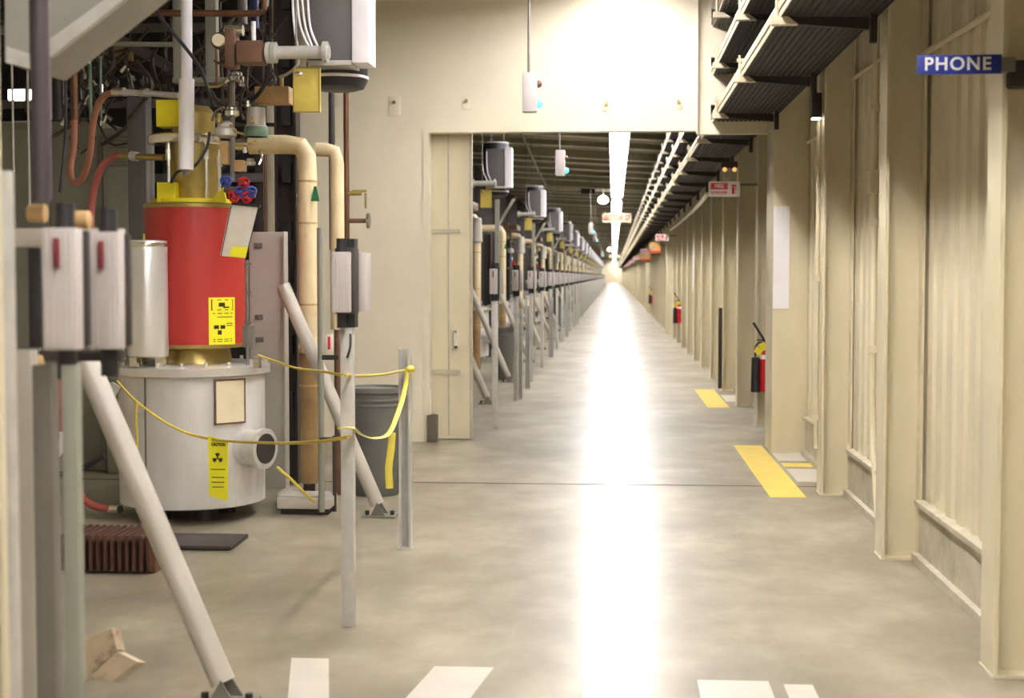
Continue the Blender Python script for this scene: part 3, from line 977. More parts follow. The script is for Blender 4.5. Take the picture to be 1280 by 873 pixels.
# --- document pouch hanging off the jacket
t = thing('document_pouch', at(298, 322, 9.58), 'tilted off-white card pouch with a yellow corner on the red drum', 'document pouch')
MB().poly([at(288, 256, 9.58), at(322, 259, 9.58), at(306, 323, 9.58), at(275, 320, 9.58)], (0, 0.012, 0)).build('pouch', M['pouch'], t)
MB().poly([at(290, 308, 9.574), at(311, 309, 9.574), at(307, 322, 9.574), at(286, 321, 9.574)], (0, 0.006, 0)).build('yellow_corner', M['tag_yellow'], t)
b = MB().poly([at(290, 252, 9.57), at(325, 256, 9.57), at(324, 259.5, 9.57), at(289, 256, 9.57)], (0, 0.03, 0))
b.tube([at(276, 321, 9.575), at(289, 257, 9.575)], 0.003, 6).tube([at(307, 324, 9.575), at(323, 259, 9.575)], 0.003, 6)
b.build('dark_edge', M['dark'], t)

# --- waveguide rod coming down in front of the tube
wx = ax(234, 9.6, 110)
t = thing('white_rod', (wx, 9.55, az(213, 9.55)), 'white upright tube coming down from above in front of the brass tube', 'tube')
MB().cyl((wx, 9.55, az(210, 9.55)), (wx + 0.012, 9.55, az(95, 9.55)), 0.052, seg=28).cyl((wx + 0.012, 9.55, az(97, 9.55)), (wx + 0.03, 9.55, 4.75), 0.038, seg=28).build('tube', M['white'], t)
MB().lathe((wx, 9.55, 0), [(0.02, az(217, 9.55)), (0.022, az(213, 9.55)), (0.04, az(210, 9.55))], 20).build('tip', M['midgrey'], t)

# --- valves, blocks and fittings right of the tube
def block(name, px0, py0, px1, py1, Y, depth, m, lab, cat, bevel=0.006):
    a, c = at(px0, py0, Y), at(px1, py1, Y)
    return tag(MB().box(a.x, c.x, Y, Y + depth, c.z, a.z).build(name, m, bevel=bevel), lab, cat)


t = thing('brown_valve', at(315, 80, 9.1), 'brown boxy valve body in the overhead pipework joined to a flanged silver pipe', 'valve')
a, c = at(299, 53, 9.1), at(331, 80, 9.1)
MB().box(a.x, c.x, 9.02, 9.2, c.z, a.z).build('body', M['brown'], t, bevel=0.01)
a, c = at(284, 38, 9.12), at(297, 86, 9.12)
MB().box(a.x, c.x, 9.05, 9.18, c.z, a.z).build('bonnet', M['brown'], t, bevel=0.008)
p, q = at(279, 37, 9.08), at(302, 37, 9.08)
MB().cyl((p.x, 9.12, p.z), (q.x, 9.12, q.z), 0.035, seg=16).build('shiny_cap', M['chrome'], t)
p = at(276, 52, 9.1)
MB().cyl((p.x, 9.03, p.z), (p.x, 9.07, p.z), 0.04, seg=20).build('gauge_dial', M['paper'], t)
MB().cyl((p.x, 9.065, p.z), (p.x, 9.12, p.z), 0.055, seg=20).build('gauge_case', M['dark'], t)

p, q = at(332, 66, 9.08), at(412, 66, 9.08)
t = thing('flanged_pipe', ((p.x + q.x) / 2, 9.08, p.z), 'flanged silver pipe lying level under the overhead cabinet', 'pipe')
MB().cyl((p.x, 9.08, p.z), (q.x, 9.08, p.z), 0.042, seg=24).build('pipe', M['galv'], t)
for u in (0.02, 0.1, 0.9):
    X = p.x + (q.x - p.x) * u
    MB().cyl((X, 9.08, p.z), (X + 0.03, 9.08, p.z), 0.068, seg=24).build('flange', M['galv'], t)
MB().cyl((p.x + 0.2, 9.08, p.z + 0.03), (p.x + 0.2, 9.08, ROOF(p.x)), 0.007, seg=6).build('hanger', M['midgrey'], t)
flanged = t
STATION.append((t, 'flanged silver pipe under the %s overhead cabinet beyond the doorway', 'flanged pipes under the cabinets'))

block('tan_block', 318, 108, 361, 129, 9.75, 0.14, M['tan'], 'long tan insulating block in the pipework below the silver pipe', 'block')
b = MB().cyl(at(352, 94, 9.8), at(352, 109, 9.8), 0.014, seg=10)
tag(b.build('tan_post', M['tan']), 'short tan peg standing on the long tan block', 'peg')
vpipe('brown_pipe', 289, 9.75, 103, 150, 10, M['brown'], 'short brown upright pipe below the brown valve', 'pipe')
t = thing('fitting_stack', at(290, 150, 9.65), 'stack of bright nickel fittings beside the brass tube', 'fitting')
for py, r, m in ((97, 0.05, 'chrome'), (140, 0.05, 'chrome'), (163, 0.075, 'galv'), (203, 0.035, 'chrome')):
    p = at(296 if py < 120 else (290 if py < 150 else (282 if py < 180 else 313)), py, 9.65)
    MB().lathe(p, [(r * 0.6, -r * 0.7), (r, -r * 0.5), (r, r * 0.1), (r * 0.75, r * 0.3), (r * 0.75, r * 0.6), (r * 0.5, r * 0.8)], 20).build('fitting', M[m], t)
p = at(290, 115, 9.65)
MB().cyl((p.x, 9.65, az(225, 9.65)), (p.x, 9.65, az(97, 9.65)), 0.018, seg=12).build('stem', M['midgrey'], t)
rf = random.Random(11)
for k in range(16):
    px, py = rf.uniform(272, 326), rf.uniform(92, 216)
    if 279 < px < 302 and py < 150:
        continue
    p = at(px, py, 9.58 + rf.uniform(-0.05, 0.05))
    r = rf.uniform(0.014, 0.03)
    m = rf.choice(('chrome', 'chrome', 'galv', 'tan', 'brass', 'midgrey'))
    if k % 3:
        MB().lathe(p, [(r * 0.5, -r), (r, -r * 0.8), (r, r * 0.2), (r * 0.6, r * 0.4), (r * 0.6, r * 1.4), (r * 0.3, r * 1.6)], 14).build('fitting', M[m], t)
    else:
        d = Vector((rf.uniform(-0.06, 0.06), 0.02, rf.uniform(-0.05, 0.05)))
        MB().tube([p - d, p + Vector((d.z, 0, -d.x)) * 0.4, p + d], 0.009, 8, 4).build('small_tube', M[m], t)
t = thing('grey_pot', at(318, 165, 9.7), 'ribbed grey pot below the tan block', 'canister')
p = at(318, 165, 9.7)
MB().lathe((p.x, 9.75, 0), [(0.075, az(168, 9.7)), (0.078, az(155, 9.7)), (0.066, az(153, 9.7)), (0.062, az(131, 9.7))], 28).build('body', M['panelgrey'], t)
MB().lathe((p.x, 9.75, 0), [(0.079, az(168, 9.7)), (0.083, az(166, 9.7)), (0.083, az(158, 9.7)), (0.078, az(156, 9.7))], 28).build('green_band', M['green'], t)
block('tan_block', 275, 176, 285, 205, 9.62, 0.1, M['tan'], 'small upright tan block above the coloured valves', 'block')
block('tan_block', 292, 200, 304, 214, 9.62, 0.1, M['tan'], 'small square tan block among the fittings', 'block')
t = thing('handwheel_valve', at(300, 235, 9.55), 'cluster of red and blue handwheels above the document pouch', 'valve')
for px, py, m in ((283, 227, 'blueglaze'), (305, 229, 'ext_red'), (293, 246, 'ext_red'), (314, 240, 'blueglaze'), (309, 247, 'ext_red'), (300, 240, 'blueglaze')):
    p = at(px, py, 9.56)
    b = MB()
    ring = [(p.x + 0.034 * cos(2 * pi * k / 16), 9.55 + 0.012 * sin(4 * pi * k / 16), p.z + 0.034 * sin(2 * pi * k / 16)) for k in range(17)]
    b.tube(ring, 0.009, 8)
    for k in range(3):
        a = k * 2.094 + px
        b.cyl((p.x, 9.55, p.z), (p.x + 0.034 * cos(a), 9.55, p.z + 0.034 * sin(a)), 0.006, seg=6)
    b.cyl((p.x, 9.53, p.z), (p.x, 9.62, p.z), 0.012, seg=8)
    b.build('handwheel', M[m], t)
p, q = at(280, 236, 9.6), at(318, 236, 9.6)
MB().cyl((p.x, 9.62, p.z), (q.x, 9.62, q.z - 0.04), 0.026, seg=12).build('manifold', M['brown'], t)

# upright channels and pipes over the tube
vpipe('grey_channel', 265, 10.2, -60, 100, 14, M['greygreen'], 'grey-green upright channel behind the white tube, right one', 'channel', True)
vpipe('grey_channel', 222, 10.2, -60, 100, 10, M['greygreen'], 'grey-green upright channel behind the white tube, left one', 'channel', True)
block('channel_foot', 215, 97, 280, 103, 10.1, 0.2, M['greygreen'], 'grey-green cross plate under the two upright channels', 'plate')
vpipe('navy_pipe', 318, 10.0, -60, 35, 11, M['navy'], 'navy blue pipe at the top edge among the overhead pipework', 'pipe')
vpipe('white_fitting', 317, 9.1, 27, 53, 6, M['white'], 'short white fitting standing on the brown valve', 'fitting')
vpipe('grey_pipe', 303, 10.1, -60, 30, 12, M['charcoal'], 'dark grey upright pipe between the channel and the navy pipe', 'pipe')
vpipe('thin_copper_pipe', 271, 9.7, 60, 110, 4, M['copper'], 'thin copper tube beside the gauge of the brown valve', 'pipe')
b = MB().tube([at(120, 16, 9.9), at(322, 17, 9.9), at(330, 12, 9.9), at(331, -40, 9.9)], 0.024, 12)
tag(b.build('rusty_pipe', M['copper']), 'rusty brown pipe running level across the overhead pipework and turning up', 'pipe')
vpipe('green_pipe', 333, 9.95, -60, 8, 6, M['green'], 'pale green oxidised pipe end at the top edge', 'pipe')
b = MB().tube([at(190, 5, 9.4), at(205, 28, 9.4), at(228, 55, 9.4), at(250, 85, 9.4), at(262, 118, 9.4), at(266, 135, 9.55)], 0.012, 8, 6)
tag(b.build('black_cable', M['black']), 'black cable sweeping down in front of the white tube', 'cable')
b = MB().tube([at(262, 165, 9.6), at(258, 185, 9.6), at(243, 208, 9.6), at(222, 215, 9.6), at(214, 228, 9.65)], 0.01, 8, 6)
tag(b.build('black_cable', M['black']), 'black cable looping below the tip of the white tube', 'cable')
b = MB().tube([at(268, 76, 9.1), at(285, 84, 9.05), at(297, 82, 9.05), at(300, 60, 9.08)], 0.008, 8, 5)
tag(b.build('copper_loop', M['copper']), 'thin bent copper tube under the brown valve', 'tube')
b = MB().tube([at(333, 45, 9.2), at(334, 90, 9.3), at(325, 115, 9.55), at(306, 132, 9.6)], 0.016, 8, 6)
tag(b.build('black_cable', M['black']), 'black cable hanging from the silver pipe past the tan block', 'cable')

vpipe('lit_wall_strip', 341, 11.95, 125, 600, 10, M['cream'], 'cream strip added as the lit wall, just left of the dark brown rack upright', 'channel', True)  # added strip standing in for the lit wall between dark uprights
vpipe('rusty_riser', 331.5, 11.2, 170, 292, 3, M['copper'], 'thin rusty riser left of the cream upright strip', 'pipe')
p = at(1270, 108, 6.1)
tag(MB().box(p.x - 0.03, p.x + 0.06, 6.1, 6.2, p.z, p.z + 0.11).build('outlet_box', M['dark'], bevel=0.005), 'small dark box cut by the right edge beside the blue sign', 'box')
# --- overhead cabinet
x0, x1, y0, y1, z0, z1 = -2.0, -1.70, 9.2, 9.75, 3.1, 3.72
t = thing('overhead_cabinet', ((x0 + x1) / 2, 9.53, z0), 'dark overhead cabinet with a white end panel, hung above the near posts', 'cabinet')
MB().box(x0, x1, y0 + 0.02, y1 - 0.02, z0 + 0.02, z1 - 0.02).build('case', M['charcoal'], t, bevel=0.01)
o = MB().box(x1 + 0.001, x1 + 0.115, y0, y0 + 0.27, z0, z1).build('end_panel', M['white'], t, bevel=0.012)
MB().box(x0, x1, y0, y1, z0 - 0.012, z0 + 0.018).build('bottom_tray', M['galv'], t)
o = MB().lathe((-1.87, 9.6, 0), [(0.13, z0 - 0.125), (0.18, z0 - 0.11), (0.205, z0 - 0.06), (0.205, z1 + 0.08), (0.19, z1 + 0.12)], 36).build('drum', M['black'], t)
for z in (z0 - 0.055, z1 + 0.09):
    MB().lathe((-1.87, 9.6, 0), [(0.205, z), (0.211, z + 0.005), (0.211, z + 0.018), (0.205, z + 0.022)], 36).build('ring', M['white'], o)
b = MB()
for xx in (x0 + 0.06, x1 - 0.05):
    b.cyl((xx, 9.6, z1 - 0.03), (xx, 9.6, ROOF(xx)), 0.008, seg=6)
b.build('hanger', M['midgrey'], t)
STATION.append((t, 'dark overhead cabinet with a white end panel, %s one beyond the doorway', 'overhead cabinets with white ends'))
cabinet = t
for i, (p0, p1, p2, lab) in enumerate(((365, 368, 372, 'thin white cable hanging in front of the overhead cabinet, leftmost'), (371, 376, 386, 'thin white cable hanging in front of the overhead cabinet, second from left'),
                                       (377, 382, 390, 'thin white cable hanging in front of the overhead cabinet, third from left'), (384, 388, 397, 'thin white cable hanging in front of the overhead cabinet, rightmost'))):
    b = MB().tube([at(p0, -30, 9.16), at(p0 + 1, 5, 9.16), at(p1, 35, 9.14), at(p2, 58, 9.12)], 0.008, 8, 6)
    o = tag(b.build('white_cable', M['white']), lab, 'cable', 'white cables at the overhead cabinet')
    if i in (1, 3):
        STATION.append((o, 'white cable on the ' + ('left' if i == 1 else 'right') + ' front of the %s overhead cabinet beyond the doorway', 'white cables at the far cabinets'))
b = MB().tube([at(369, 62, 9.2), at(372, 80, 9.15), at(360, 92, 9.2), at(350, 96, 9.4)], 0.01, 8, 6)
tag(b.build('white_cable', M['galv']), 'pale cable curling under the flanged silver pipe', 'cable')

# yellow board
a, c = at(366, 84, 9.15), at(400, 140, 9.15)
t = thing('ochre_board', ((a.x + c.x) / 2, 9.15, c.z), 'ochre yellow board hanging under the flanged silver pipe', 'board')
MB().box(a.x, c.x, 9.15, 9.19, c.z, a.z).build('board', M['gold'], t, bevel=0.004)
b = MB().box(a.x, a.x + 0.008, 9.145, 9.15, c.z, a.z).box(c.x - 0.008, c.x, 9.145, 9.15, c.z, a.z).box(a.x, c.x, 9.145, 9.15, c.z, c.z + 0.008).box(a.x, c.x, 9.145, 9.15, a.z - 0.008, a.z)
b.build('frame_edge', M['brass'], t)
p = at(373, 92, 9.14)
MB().ball((p.x, 9.145, p.z), 0.022, 1.2, 0.4, 0.8).build('clip', M['chrome'], t)
MB().cyl(((a.x + c.x) / 2, 9.17, a.z), ((a.x + c.x) / 2, 9.3, a.z + 0.14), 0.006, seg=6).build('hanger', M['brass'], t)
STATION.append((t, 'small ochre board under the %s overhead cabinet beyond the doorway', 'ochre boards'))

# --- lagged pipes
p, q = at(312, 181, 10.4), at(384, 181, 10.4)
zt = p.z
t = thing('lagged_pipe', (q.x, 10.4, 0), 'thick cream lagged pipe bending down beside the light grey steel upright', 'pipe')
b = MB().tube([(p.x, 10.4, zt), (q.x - 0.16, 10.4, zt), (q.x - 0.05, 10.4, zt - 0.015), (q.x - 0.005, 10.4, zt - 0.09), (q.x, 10.4, zt - 0.2), (q.x, 10.4, 1.15)], 0.07, 22)
b.build('upper_lagging', M['insul'], t)
MB().cyl((q.x, 10.4, 0.18), (q.x, 10.4, 1.16), 0.066, seg=22).build('lower_lagging', M['insul_old'], t)
for z in (0.9, 1.5, 2.1, zt - 0.28):
    MB().cyl((q.x, 10.4, z), (q.x, 10.4, z + 0.015), 0.0725, seg=22).build('band', M['tan'], t)
MB().cyl((p.x - 0.1, 10.4, zt), (p.x + 0.1, 10.4, zt), 0.045, seg=16).build('coupling', M['chrome'], t)
MB().cyl((q.x, 10.4, 0), (q.x, 10.4, 0.19), 0.045, seg=16).build('riser', M['dark'], t)
a = at(393, 243, 10.32)
MB().poly([(a.x - 0.03, 10.33, a.z - 0.05), (a.x + 0.035, 10.33, a.z - 0.05), (a.x + 0.012, 10.33, a.z + 0.06), (a.x - 0.005, 10.33, a.z + 0.06)], (0, 0.008, 0)).build('green_marker', mat('green_marker_card', (40, 120, 70), 0.5), t)
HALF.append((t, 'cream lagged pipe bending down, %s one along the row beyond the doorway', 'lagged pipes down the gallery'))
p, q = at(396, 187, 11.0), at(421, 187, 11.0)
zt = p.z
t = thing('lagged_pipe', (q.x, 11.0, 0), 'thinner cream lagged pipe bending down behind the dark switch box', 'pipe')
b = MB().tube([(p.x, 11.0, zt), (q.x - 0.1, 11.0, zt), (q.x - 0.02, 11.0, zt - 0.02), (q.x, 11.0, zt - 0.1), (q.x, 11.0, 1.3)], 0.056, 20)
b.build('lagging', M['insul'], t)
MB().cyl((q.x, 11.0, 0), (q.x, 11.0, 1.31), 0.03, seg=14).build('riser', M['brown'], t)
cp = ax(433, 11.3, 200)
t = thing('copper_pipe', (cp, 11.3, az(300, 11.3)), 'brown copper pipe with two valves in front of the cream cross wall', 'pipe')
MB().cyl((cp, 11.3, az(305, 11.3)), (cp, 11.3, 4.7), 0.022, seg=14).build('pipe', M['copper'], t)
z = az(240, 11.2)
MB().cyl((cp, 11.3, z), (cp + 0.12, 11.3, z), 0.018, seg=10).box(cp + 0.05, cp + 0.16, 11.28, 11.31, z + 0.008, z + 0.026).box(cp + 0.148, cp + 0.16, 11.28, 11.31, z - 0.12, z).build('lever_valve', M['brass'], t)
z = az(275, 11.2)
MB().cyl((cp, 11.3, z), (cp + 0.17, 11.3, z), 0.018, seg=10).build('valve_stem', M['brown'], t)
MB().cyl((cp + 0.165, 11.3, z), (cp + 0.185, 11.3, z), 0.062, seg=20).build('handwheel', M['chrome'], t)
vpipe('dark_blue_pipe', 415, 11.6, 112, 312, 8, M['darkplum'], 'dark plum pipe between the two cream lagged pipes', 'pipe')
t = thing('rack_upright', (ax(360, 11.6, 300), 11.6, 0), 'dark brown rack upright from floor to roof behind the light grey post', 'rack upright')
xx = ax(360, 11.6, 300)
b = MB().box(xx - 0.09, xx - 0.075, 11.52, 11.68, 0, 4.9).box(xx + 0.075, xx + 0.09, 11.52, 11.68, 0, 4.9).box(xx - 0.09, xx + 0.09, 11.6, 11.615, 0, 4.9)
b.build('channel', M['dark'], t)
b = MB()
for k in range(9):
    z = 0.6 + k * 0.47
    b.box(xx - 0.03, xx + 0.04, 11.54, 11.6, z, z + 0.16)
b.build('terminal_block', M['black'], t)
t = thing('rack_upright', (xx, 11.6 + 13.0, 0), 'dark rack upright behind the lagged pipes, first one beyond the doorway', 'rack upright', 'dark rack uprights')
b = MB().box(xx - 0.09, xx - 0.075, 24.52, 24.68, 0, 2.6).box(xx + 0.075, xx + 0.09, 24.52, 24.68, 0, 2.6).box(xx - 0.09, xx + 0.09, 24.6, 24.615, 0, 2.6)
b.build('channel', M['dark'], t)
HALF.append((t, 'dark rack upright behind the lagged pipes, %s one beyond the doorway', 'dark rack uprights'))
vpipe('thin_conduit', 401, 10.0, 285, 640, 8, M['greygreen'], 'thin grey conduit from the floor between lagged pipe and switch box', 'conduit')
b = MB().box(ax(403, 9.6, 447), ax(424, 9.6, 447), 9.58, 9.62, az(450, 9.6, 410), az(444, 9.6, 410))
tag(b.build('cross_bar', M['dark']), 'short dark cross bar below the switch box', 'bar')
b = MB().box(ax(400, 9.6, 550), ax(424, 9.6, 550), 9.58, 9.62, az(552, 9.6, 410), az(547, 9.6, 410))
tag(b.build('cross_bar', M['dark']), 'short dark cross bar low down beside the lagged pipe', 'bar')
vpipe('dark_conduit', 418, 10.2, 545, 640, 5, M['darkplum'], 'dark thin conduit rising from the floor left of the near rope post', 'conduit')
block('red_tag', 407, 418, 416, 440, 10.05, 0.01, M['sign_white'], 'small white card with red print behind the switch box', 'card', 0.001)
block('red_mark', 409.5, 421, 413, 437, 10.04, 0.008, M['sign_red'], 'small red tag hanging over the white card', 'tag', 0.001)

# --- switch boxes
def switch_box(px, Y, py0, py1, lab, post=True, handle=True, slim=False):
    """front cover facing the viewer, dark body and second lid behind it"""
    c = at(px, (py0 + py1) / 2, Y)
    zt, zb = az(py0, Y, px), az(py1, Y, px)
    x = c.x
    t = thing('switch_box', (x, Y + 0.1, zb), lab, 'switch box', 'switch boxes along the row')
    b = MB().box(x - 0.046, x + 0.042, Y, Y + 0.05, zb, zt)
    cov = b.build('cover', M['switch'], t, bevel=0.006)
    b = MB()
    for s in (-0.036, -0.022, 0.012, 0.026):
        b.box(x + s, x + s + 0.005, Y - 0.004, Y + 0.002, zb + 0.012, zt - 0.012)
    b.build('rib', M['switch'], cov)
    if slim:
        MB().box(x - 0.044, x + 0.048, Y + 0.052, Y + 0.085, zb + 0.006, zt - 0.004).build('body', M['dark'], t, bevel=0.004)
    else:
        MB().box(x - 0.04, x + 0.052, Y + 0.052, Y + 0.2, zb - 0.008, zt + 0.02).build('body', M['dark'], t, bevel=0.006)
        MB().box(x + 0.05, x + 0.085, Y + 0.205, Y + 0.36, zb, zt).build('rear_lid', M['switch'], t, bevel=0.006)
    for z0, z1 in ((zt, zt + 0.065), (zb - 0.075, zb)):
        MB().cyl((x - 0.008, Y + 0.06, z0), (x - 0.008, Y + 0.06, z1), 0.024, seg=16).build('gland', M['black'], t)
        if not slim:
            MB().box(x + 0.01, x + 0.05, Y + 0.09, Y + 0.18, z0, z1).build('gland', M['black'], t)
    if handle:
        MB().box(x - 0.012, x + 0.002, Y - 0.016, Y + 0.002, zt - 0.1, zt - 0.025).build('handle', mat_handle, t, bevel=0.004)
    if post:
        MB().box(x - 0.025, x + 0.037, Y + 0.1, Y + 0.162, 0, zb - 0.06).build('post', M['galv'], t, bevel=0.005)
    return t


mat_handle = mat('dull_red_handle', (126, 44, 46), 0.5, 0, 0.08, 6)
hk = at(436, 440, 6.8)
_hook = [at(434, 447, 6.78), at(436, 441, 6.76), at(438, 432, 6.76), at(438, 418, 6.78)]
tag(MB().tube(_hook, 0.006, 8, 4).build('wire_hook', M['dark']), 'small dark wire hook beside the switch box on the near post', 'hook')
sb = switch_box(426, 6.72, 315, 391, 'pale grey switch box on its post beside the near rope post', True, False)
ro = 426
t = switch_box(75, 3.45, 285, 438, 'pale grey ribbed switch box with a red slot, farthest left', False, slim=True)
t = switch_box(130, 3.75, 290, 437, 'pale grey ribbed switch box with a red slot, right of its twin', False, slim=True)
far_box = switch_box(617, 15.9, 336, 368, 'pale grey switch box just beyond the door leaf, first of the far row')
for j in range(1, 56):
    dy = 3.52 * j
    copy_tree(far_box, (0, dy, 0), ('pale grey switch box on a post, %s one along from the door leaf' % ORD[j]) if j < 20 else 'one of the tiny pale switch boxes merging near the vanishing point')

# --- posts that carry the ropes
def rope_post(px, Y, py_top, w, lab, group='rope posts'):
    x = ax(px, Y, 600)
    zt = az(py_top, Y, px)
    t = thing('rope_post', (x, Y, 0), lab, 'post', group)
    r = wpx(w, Y) / 2
    b = MB().box(x - r, x - r + 0.006, Y - r, Y + r, 0.006, zt).box(x + r - 0.006, x + r, Y - r, Y + r, 0.006, zt).box(x - r, x + r, Y + r - 0.006, Y + r, 0.006, zt)
    b.box(x - r, x - r + 0.016, Y - r, Y - r + 0.006, 0.006, zt).box(x + r - 0.016, x + r, Y - r, Y - r + 0.006, 0.006, zt)
    b.build('channel', M['galv'], t)
    MB().box(x - r * 1.25, x + r * 1.25, Y - r * 1.25, Y + r * 1.25, 0, 0.008).build('foot_plate', M['galv'], t)
    return t


rp = rope_post(507, 8.84, 436, 15, 'galvanised post where the yellow tape is tied, right of the grey bin')
for Y, lab in ((19.78, 'slim galvanised post just beyond the door leaf, nearer of a close pair'), (21.6, 'slim galvanised post just beyond the door leaf, farther of a close pair'),
               (29.95, 'slim galvanised post in the gallery, third from the door leaf'), (40.3, 'slim galvanised post in the gallery, fourth from the door leaf'),
               (52.7, 'slim galvanised post in the gallery, fifth from the door leaf'), (60.2, 'slim galvanised post in the gallery, sixth from the door leaf'),
               (72.0, 'slim galvanised post in the gallery, seventh from the door leaf'), (84.0, 'slim galvanised post in the gallery, eighth from the door leaf')):
    copy_tree(rp, (0, Y - 8.84, 0), lab)

# --- diagonal braces
def brace(pt, pf, r, lab, m='panelgrey'):
    pt, pf = Vector(pt), Vector(pf)
    t = thing('pipe_brace', (pf.x, pf.y, 0), lab, 'brace', 'slanting pipe braces')
    d = (pf - pt).normalized()
    MB().cyl(pt, pf - d * 0.04 + Vector((0, 0, 0.02)), r, seg=24).build('pipe', M[m], t)
    MB().box(pf.x - 0.12, pf.x + 0.12, pf.y - 0.08, pf.y + 0.08, 0, 0.015).build('foot_plate', M['midgrey'], t)
    b = MB().poly([(pf.x - 0.06, pf.y - 0.06, 0.014), (pf.x + 0.05, pf.y - 0.06, 0.014), (pf.x - 0.01, pf.y - 0.06, 0.11)], (0, 0.01, 0))
    b.build('lug', M['midgrey'], t)
    b = MB()
    b.poly([(pf.x - 0.06, pf.y + 0.06, 0.014), (pf.x + 0.05, pf.y + 0.06, 0.014), (pf.x - 0.01, pf.y + 0.06, 0.11)], (0, 0.01, 0))
    b.build('lug', M['midgrey'], t)
    for s in (-0.09, 0.09):
        MB().cyl((pf.x + s, pf.y, 0.014), (pf.x + s, pf.y, 0.045), 0.016, seg=6).build('bolt', M['dark'], t)
    return t


b2 = brace(at(354, 357, 10.15), (-1.66, 10.0, 0.03), 0.05, 'slanting grey pipe brace in front of the grey bin')
b1 = brace(at(108, 452, 5.7), (ax(284, 5.55, 895), 5.55, 0.03), 0.05, 'big slanting grey pipe brace at the lower left, nearest the viewer', 'panelgrey')
fb = brace((-2.36, 19.1, 1.6), (-1.68, 19.0, 0.03), 0.05, 'slanting pipe brace whose foot shows beside the door leaf')
for Y, lab in ((22.9, 'slanting pipe brace in front of the bin beyond the doorway'), (28.3, 'slanting pipe brace in the gallery, third beyond the doorway'),
               (33.2, 'slanting pipe brace in the gallery, fourth beyond the doorway'), (38.5, 'slanting pipe brace in the gallery, fifth beyond the doorway'),
               (44.0, 'slanting pipe brace in the gallery, sixth beyond the doorway'), (55.0, 'slanting pipe brace in the gallery, seventh beyond the doorway'), (66.0, 'slanting pipe brace in the gallery, eighth beyond the doorway')):
    copy_tree(fb, (0, Y - 19.0, 0), lab)

# --- bins
def bin_(px, Y, py0, w, m, lab):
    x = ax(px, Y, 560)
    h = az(py0, Y - 0.2, px)
    r = wpx(w, Y) / 2
    t = thing('waste_bin', (x, Y, 0), lab, 'bin', 'round plastic bins')
    b = MB().lathe((x, Y, 0), [(r * 0.8, 0), (r * 0.84, 0.02), (r * 0.97, h - 0.12), (r * 0.97, h - 0.03)], 40)
    for q in (h - 0.1, h - 0.14):
        b.lathe((x, Y, 0), [(r * 0.97, q - 0.012), (r * 1.0, q - 0.006), (r * 1.0, q + 0.006), (r * 0.97, q + 0.012)], 40)
    b.build('body', m, t)
    MB().lathe((x, Y, 0), [(r * 0.98, h - 0.045), (r * 1.05, h - 0.04), (r * 1.05, h), (r * 0.98, h), (r * 0.95, h - 0.02)], 40).build('rim', m, t)
    MB().box(x - r * 1.12, x - r * 0.9, Y - 0.06, Y + 0.06, h - 0.3, h - 0.26).box(x + r * 0.9, x + r * 1.12, Y - 0.06, Y + 0.06, h - 0.3, h - 0.26).build('handle', m, t)
    return t


g = bin_(470, 11.05, 486, 70, M['can'], 'round grey plastic bin against the cream cross wall')
bin_(630, 23.6, 410, 28, M['can'], 'round dark grey plastic bin beyond the doorway')
bin_(702, 47.0, 377, 11, M['can_blue'], 'small blue-grey bin far along the gallery row')

# --- stands and valve clusters that only show beyond the doorway
ds = 13.0
t = thing('cabinet_stand', (-1.98, 11.2 + ds, 0), 'x', 'stand')
b = MB().box(-2.015, -1.945, 11.17 + ds, 11.23 + ds, 0.01, 3.02)
b.build('post', M['greygreen'], t)
MB().poly([(-1.95, 11.18 + ds, 2.55), (-1.95, 11.18 + ds, 2.63), (-1.66, 11.18 + ds, 3.03), (-1.72, 11.18 + ds, 3.03)], (0, 0.04, 0)).build('strut', M['panelgrey'], t)
MB().box(-2.06, -1.9, 11.12 + ds, 11.28 + ds, 0, 0.012).build('foot_plate', M['midgrey'], t)
STAND = t
t['label'] = 'grey-green stand under the first overhead cabinet beyond the doorway'
t = thing('valve_cluster', (-2.5, 9.9 + ds, 1.9), 'cluster of valves and fittings under the first overhead cabinet beyond the doorway', 'valve cluster')
MB().box(-2.62, -2.5, 9.85 + ds, 10.0 + ds, 2.75, 3.0).box(-2.5, -2.3, 9.87 + ds, 11.18 + ds, 2.82, 2.94).build('body', M['brown'], t, bevel=0.01)
MB().cyl((-2.45, 9.9 + ds, 1.95), (-2.45, 9.9 + ds, 2.85), 0.022, seg=10).build('stem', M['midgrey'], t)
for z, r, m in ((2.1, 0.06, 'chrome'), (2.32, 0.075, 'panelgrey'), (2.55, 0.055, 'chrome')):
    MB().lathe((-2.45, 9.9 + ds, z), [(r * 0.6, -r * 0.7), (r, -r * 0.5), (r, r * 0.3), (r * 0.6, r * 0.8)], 16).build('fitting', M[m], t)
MB().lathe((-2.2, 9.8 + ds, 2.25), [(0.07, 0), (0.1, 0.02), (0.085, 0.38), (0.07, 0.4)], 20).build('pot', M['panelgrey'], t)
MB().cyl((-2.35, 9.75 + ds, 2.02), (-2.35, 9.78 + ds, 2.02), 0.045, seg=12).build('red_handwheel', M['ext_red'], t)
MB().cyl((-2.45, 9.76 + ds, 2.1), (-2.45, 9.79 + ds, 2.1), 0.04, seg=12).build('blue_handwheel', M['blueglaze'], t)
MB().box(-2.55, -2.3, 9.97 + ds, 10.03 + ds, 1.88, 1.93).build('rail_bar', M['midgrey'], t)
CLUSTER = t
for i in range(1, 20):
    copy_tree(STAND, (0, 11.0 * i, 0), 'grey-green stand under the %s overhead cabinet beyond the doorway' % ORD[i], 'cabinet stands')
    copy_tree(CLUSTER, (0, 11.0 * i, 0), 'cluster of valves and fittings under the %s overhead cabinet beyond the doorway' % ORD[i], 'valve clusters')
STAND['group'] = 'cabinet stands'
CLUSTER['group'] = 'valve clusters'

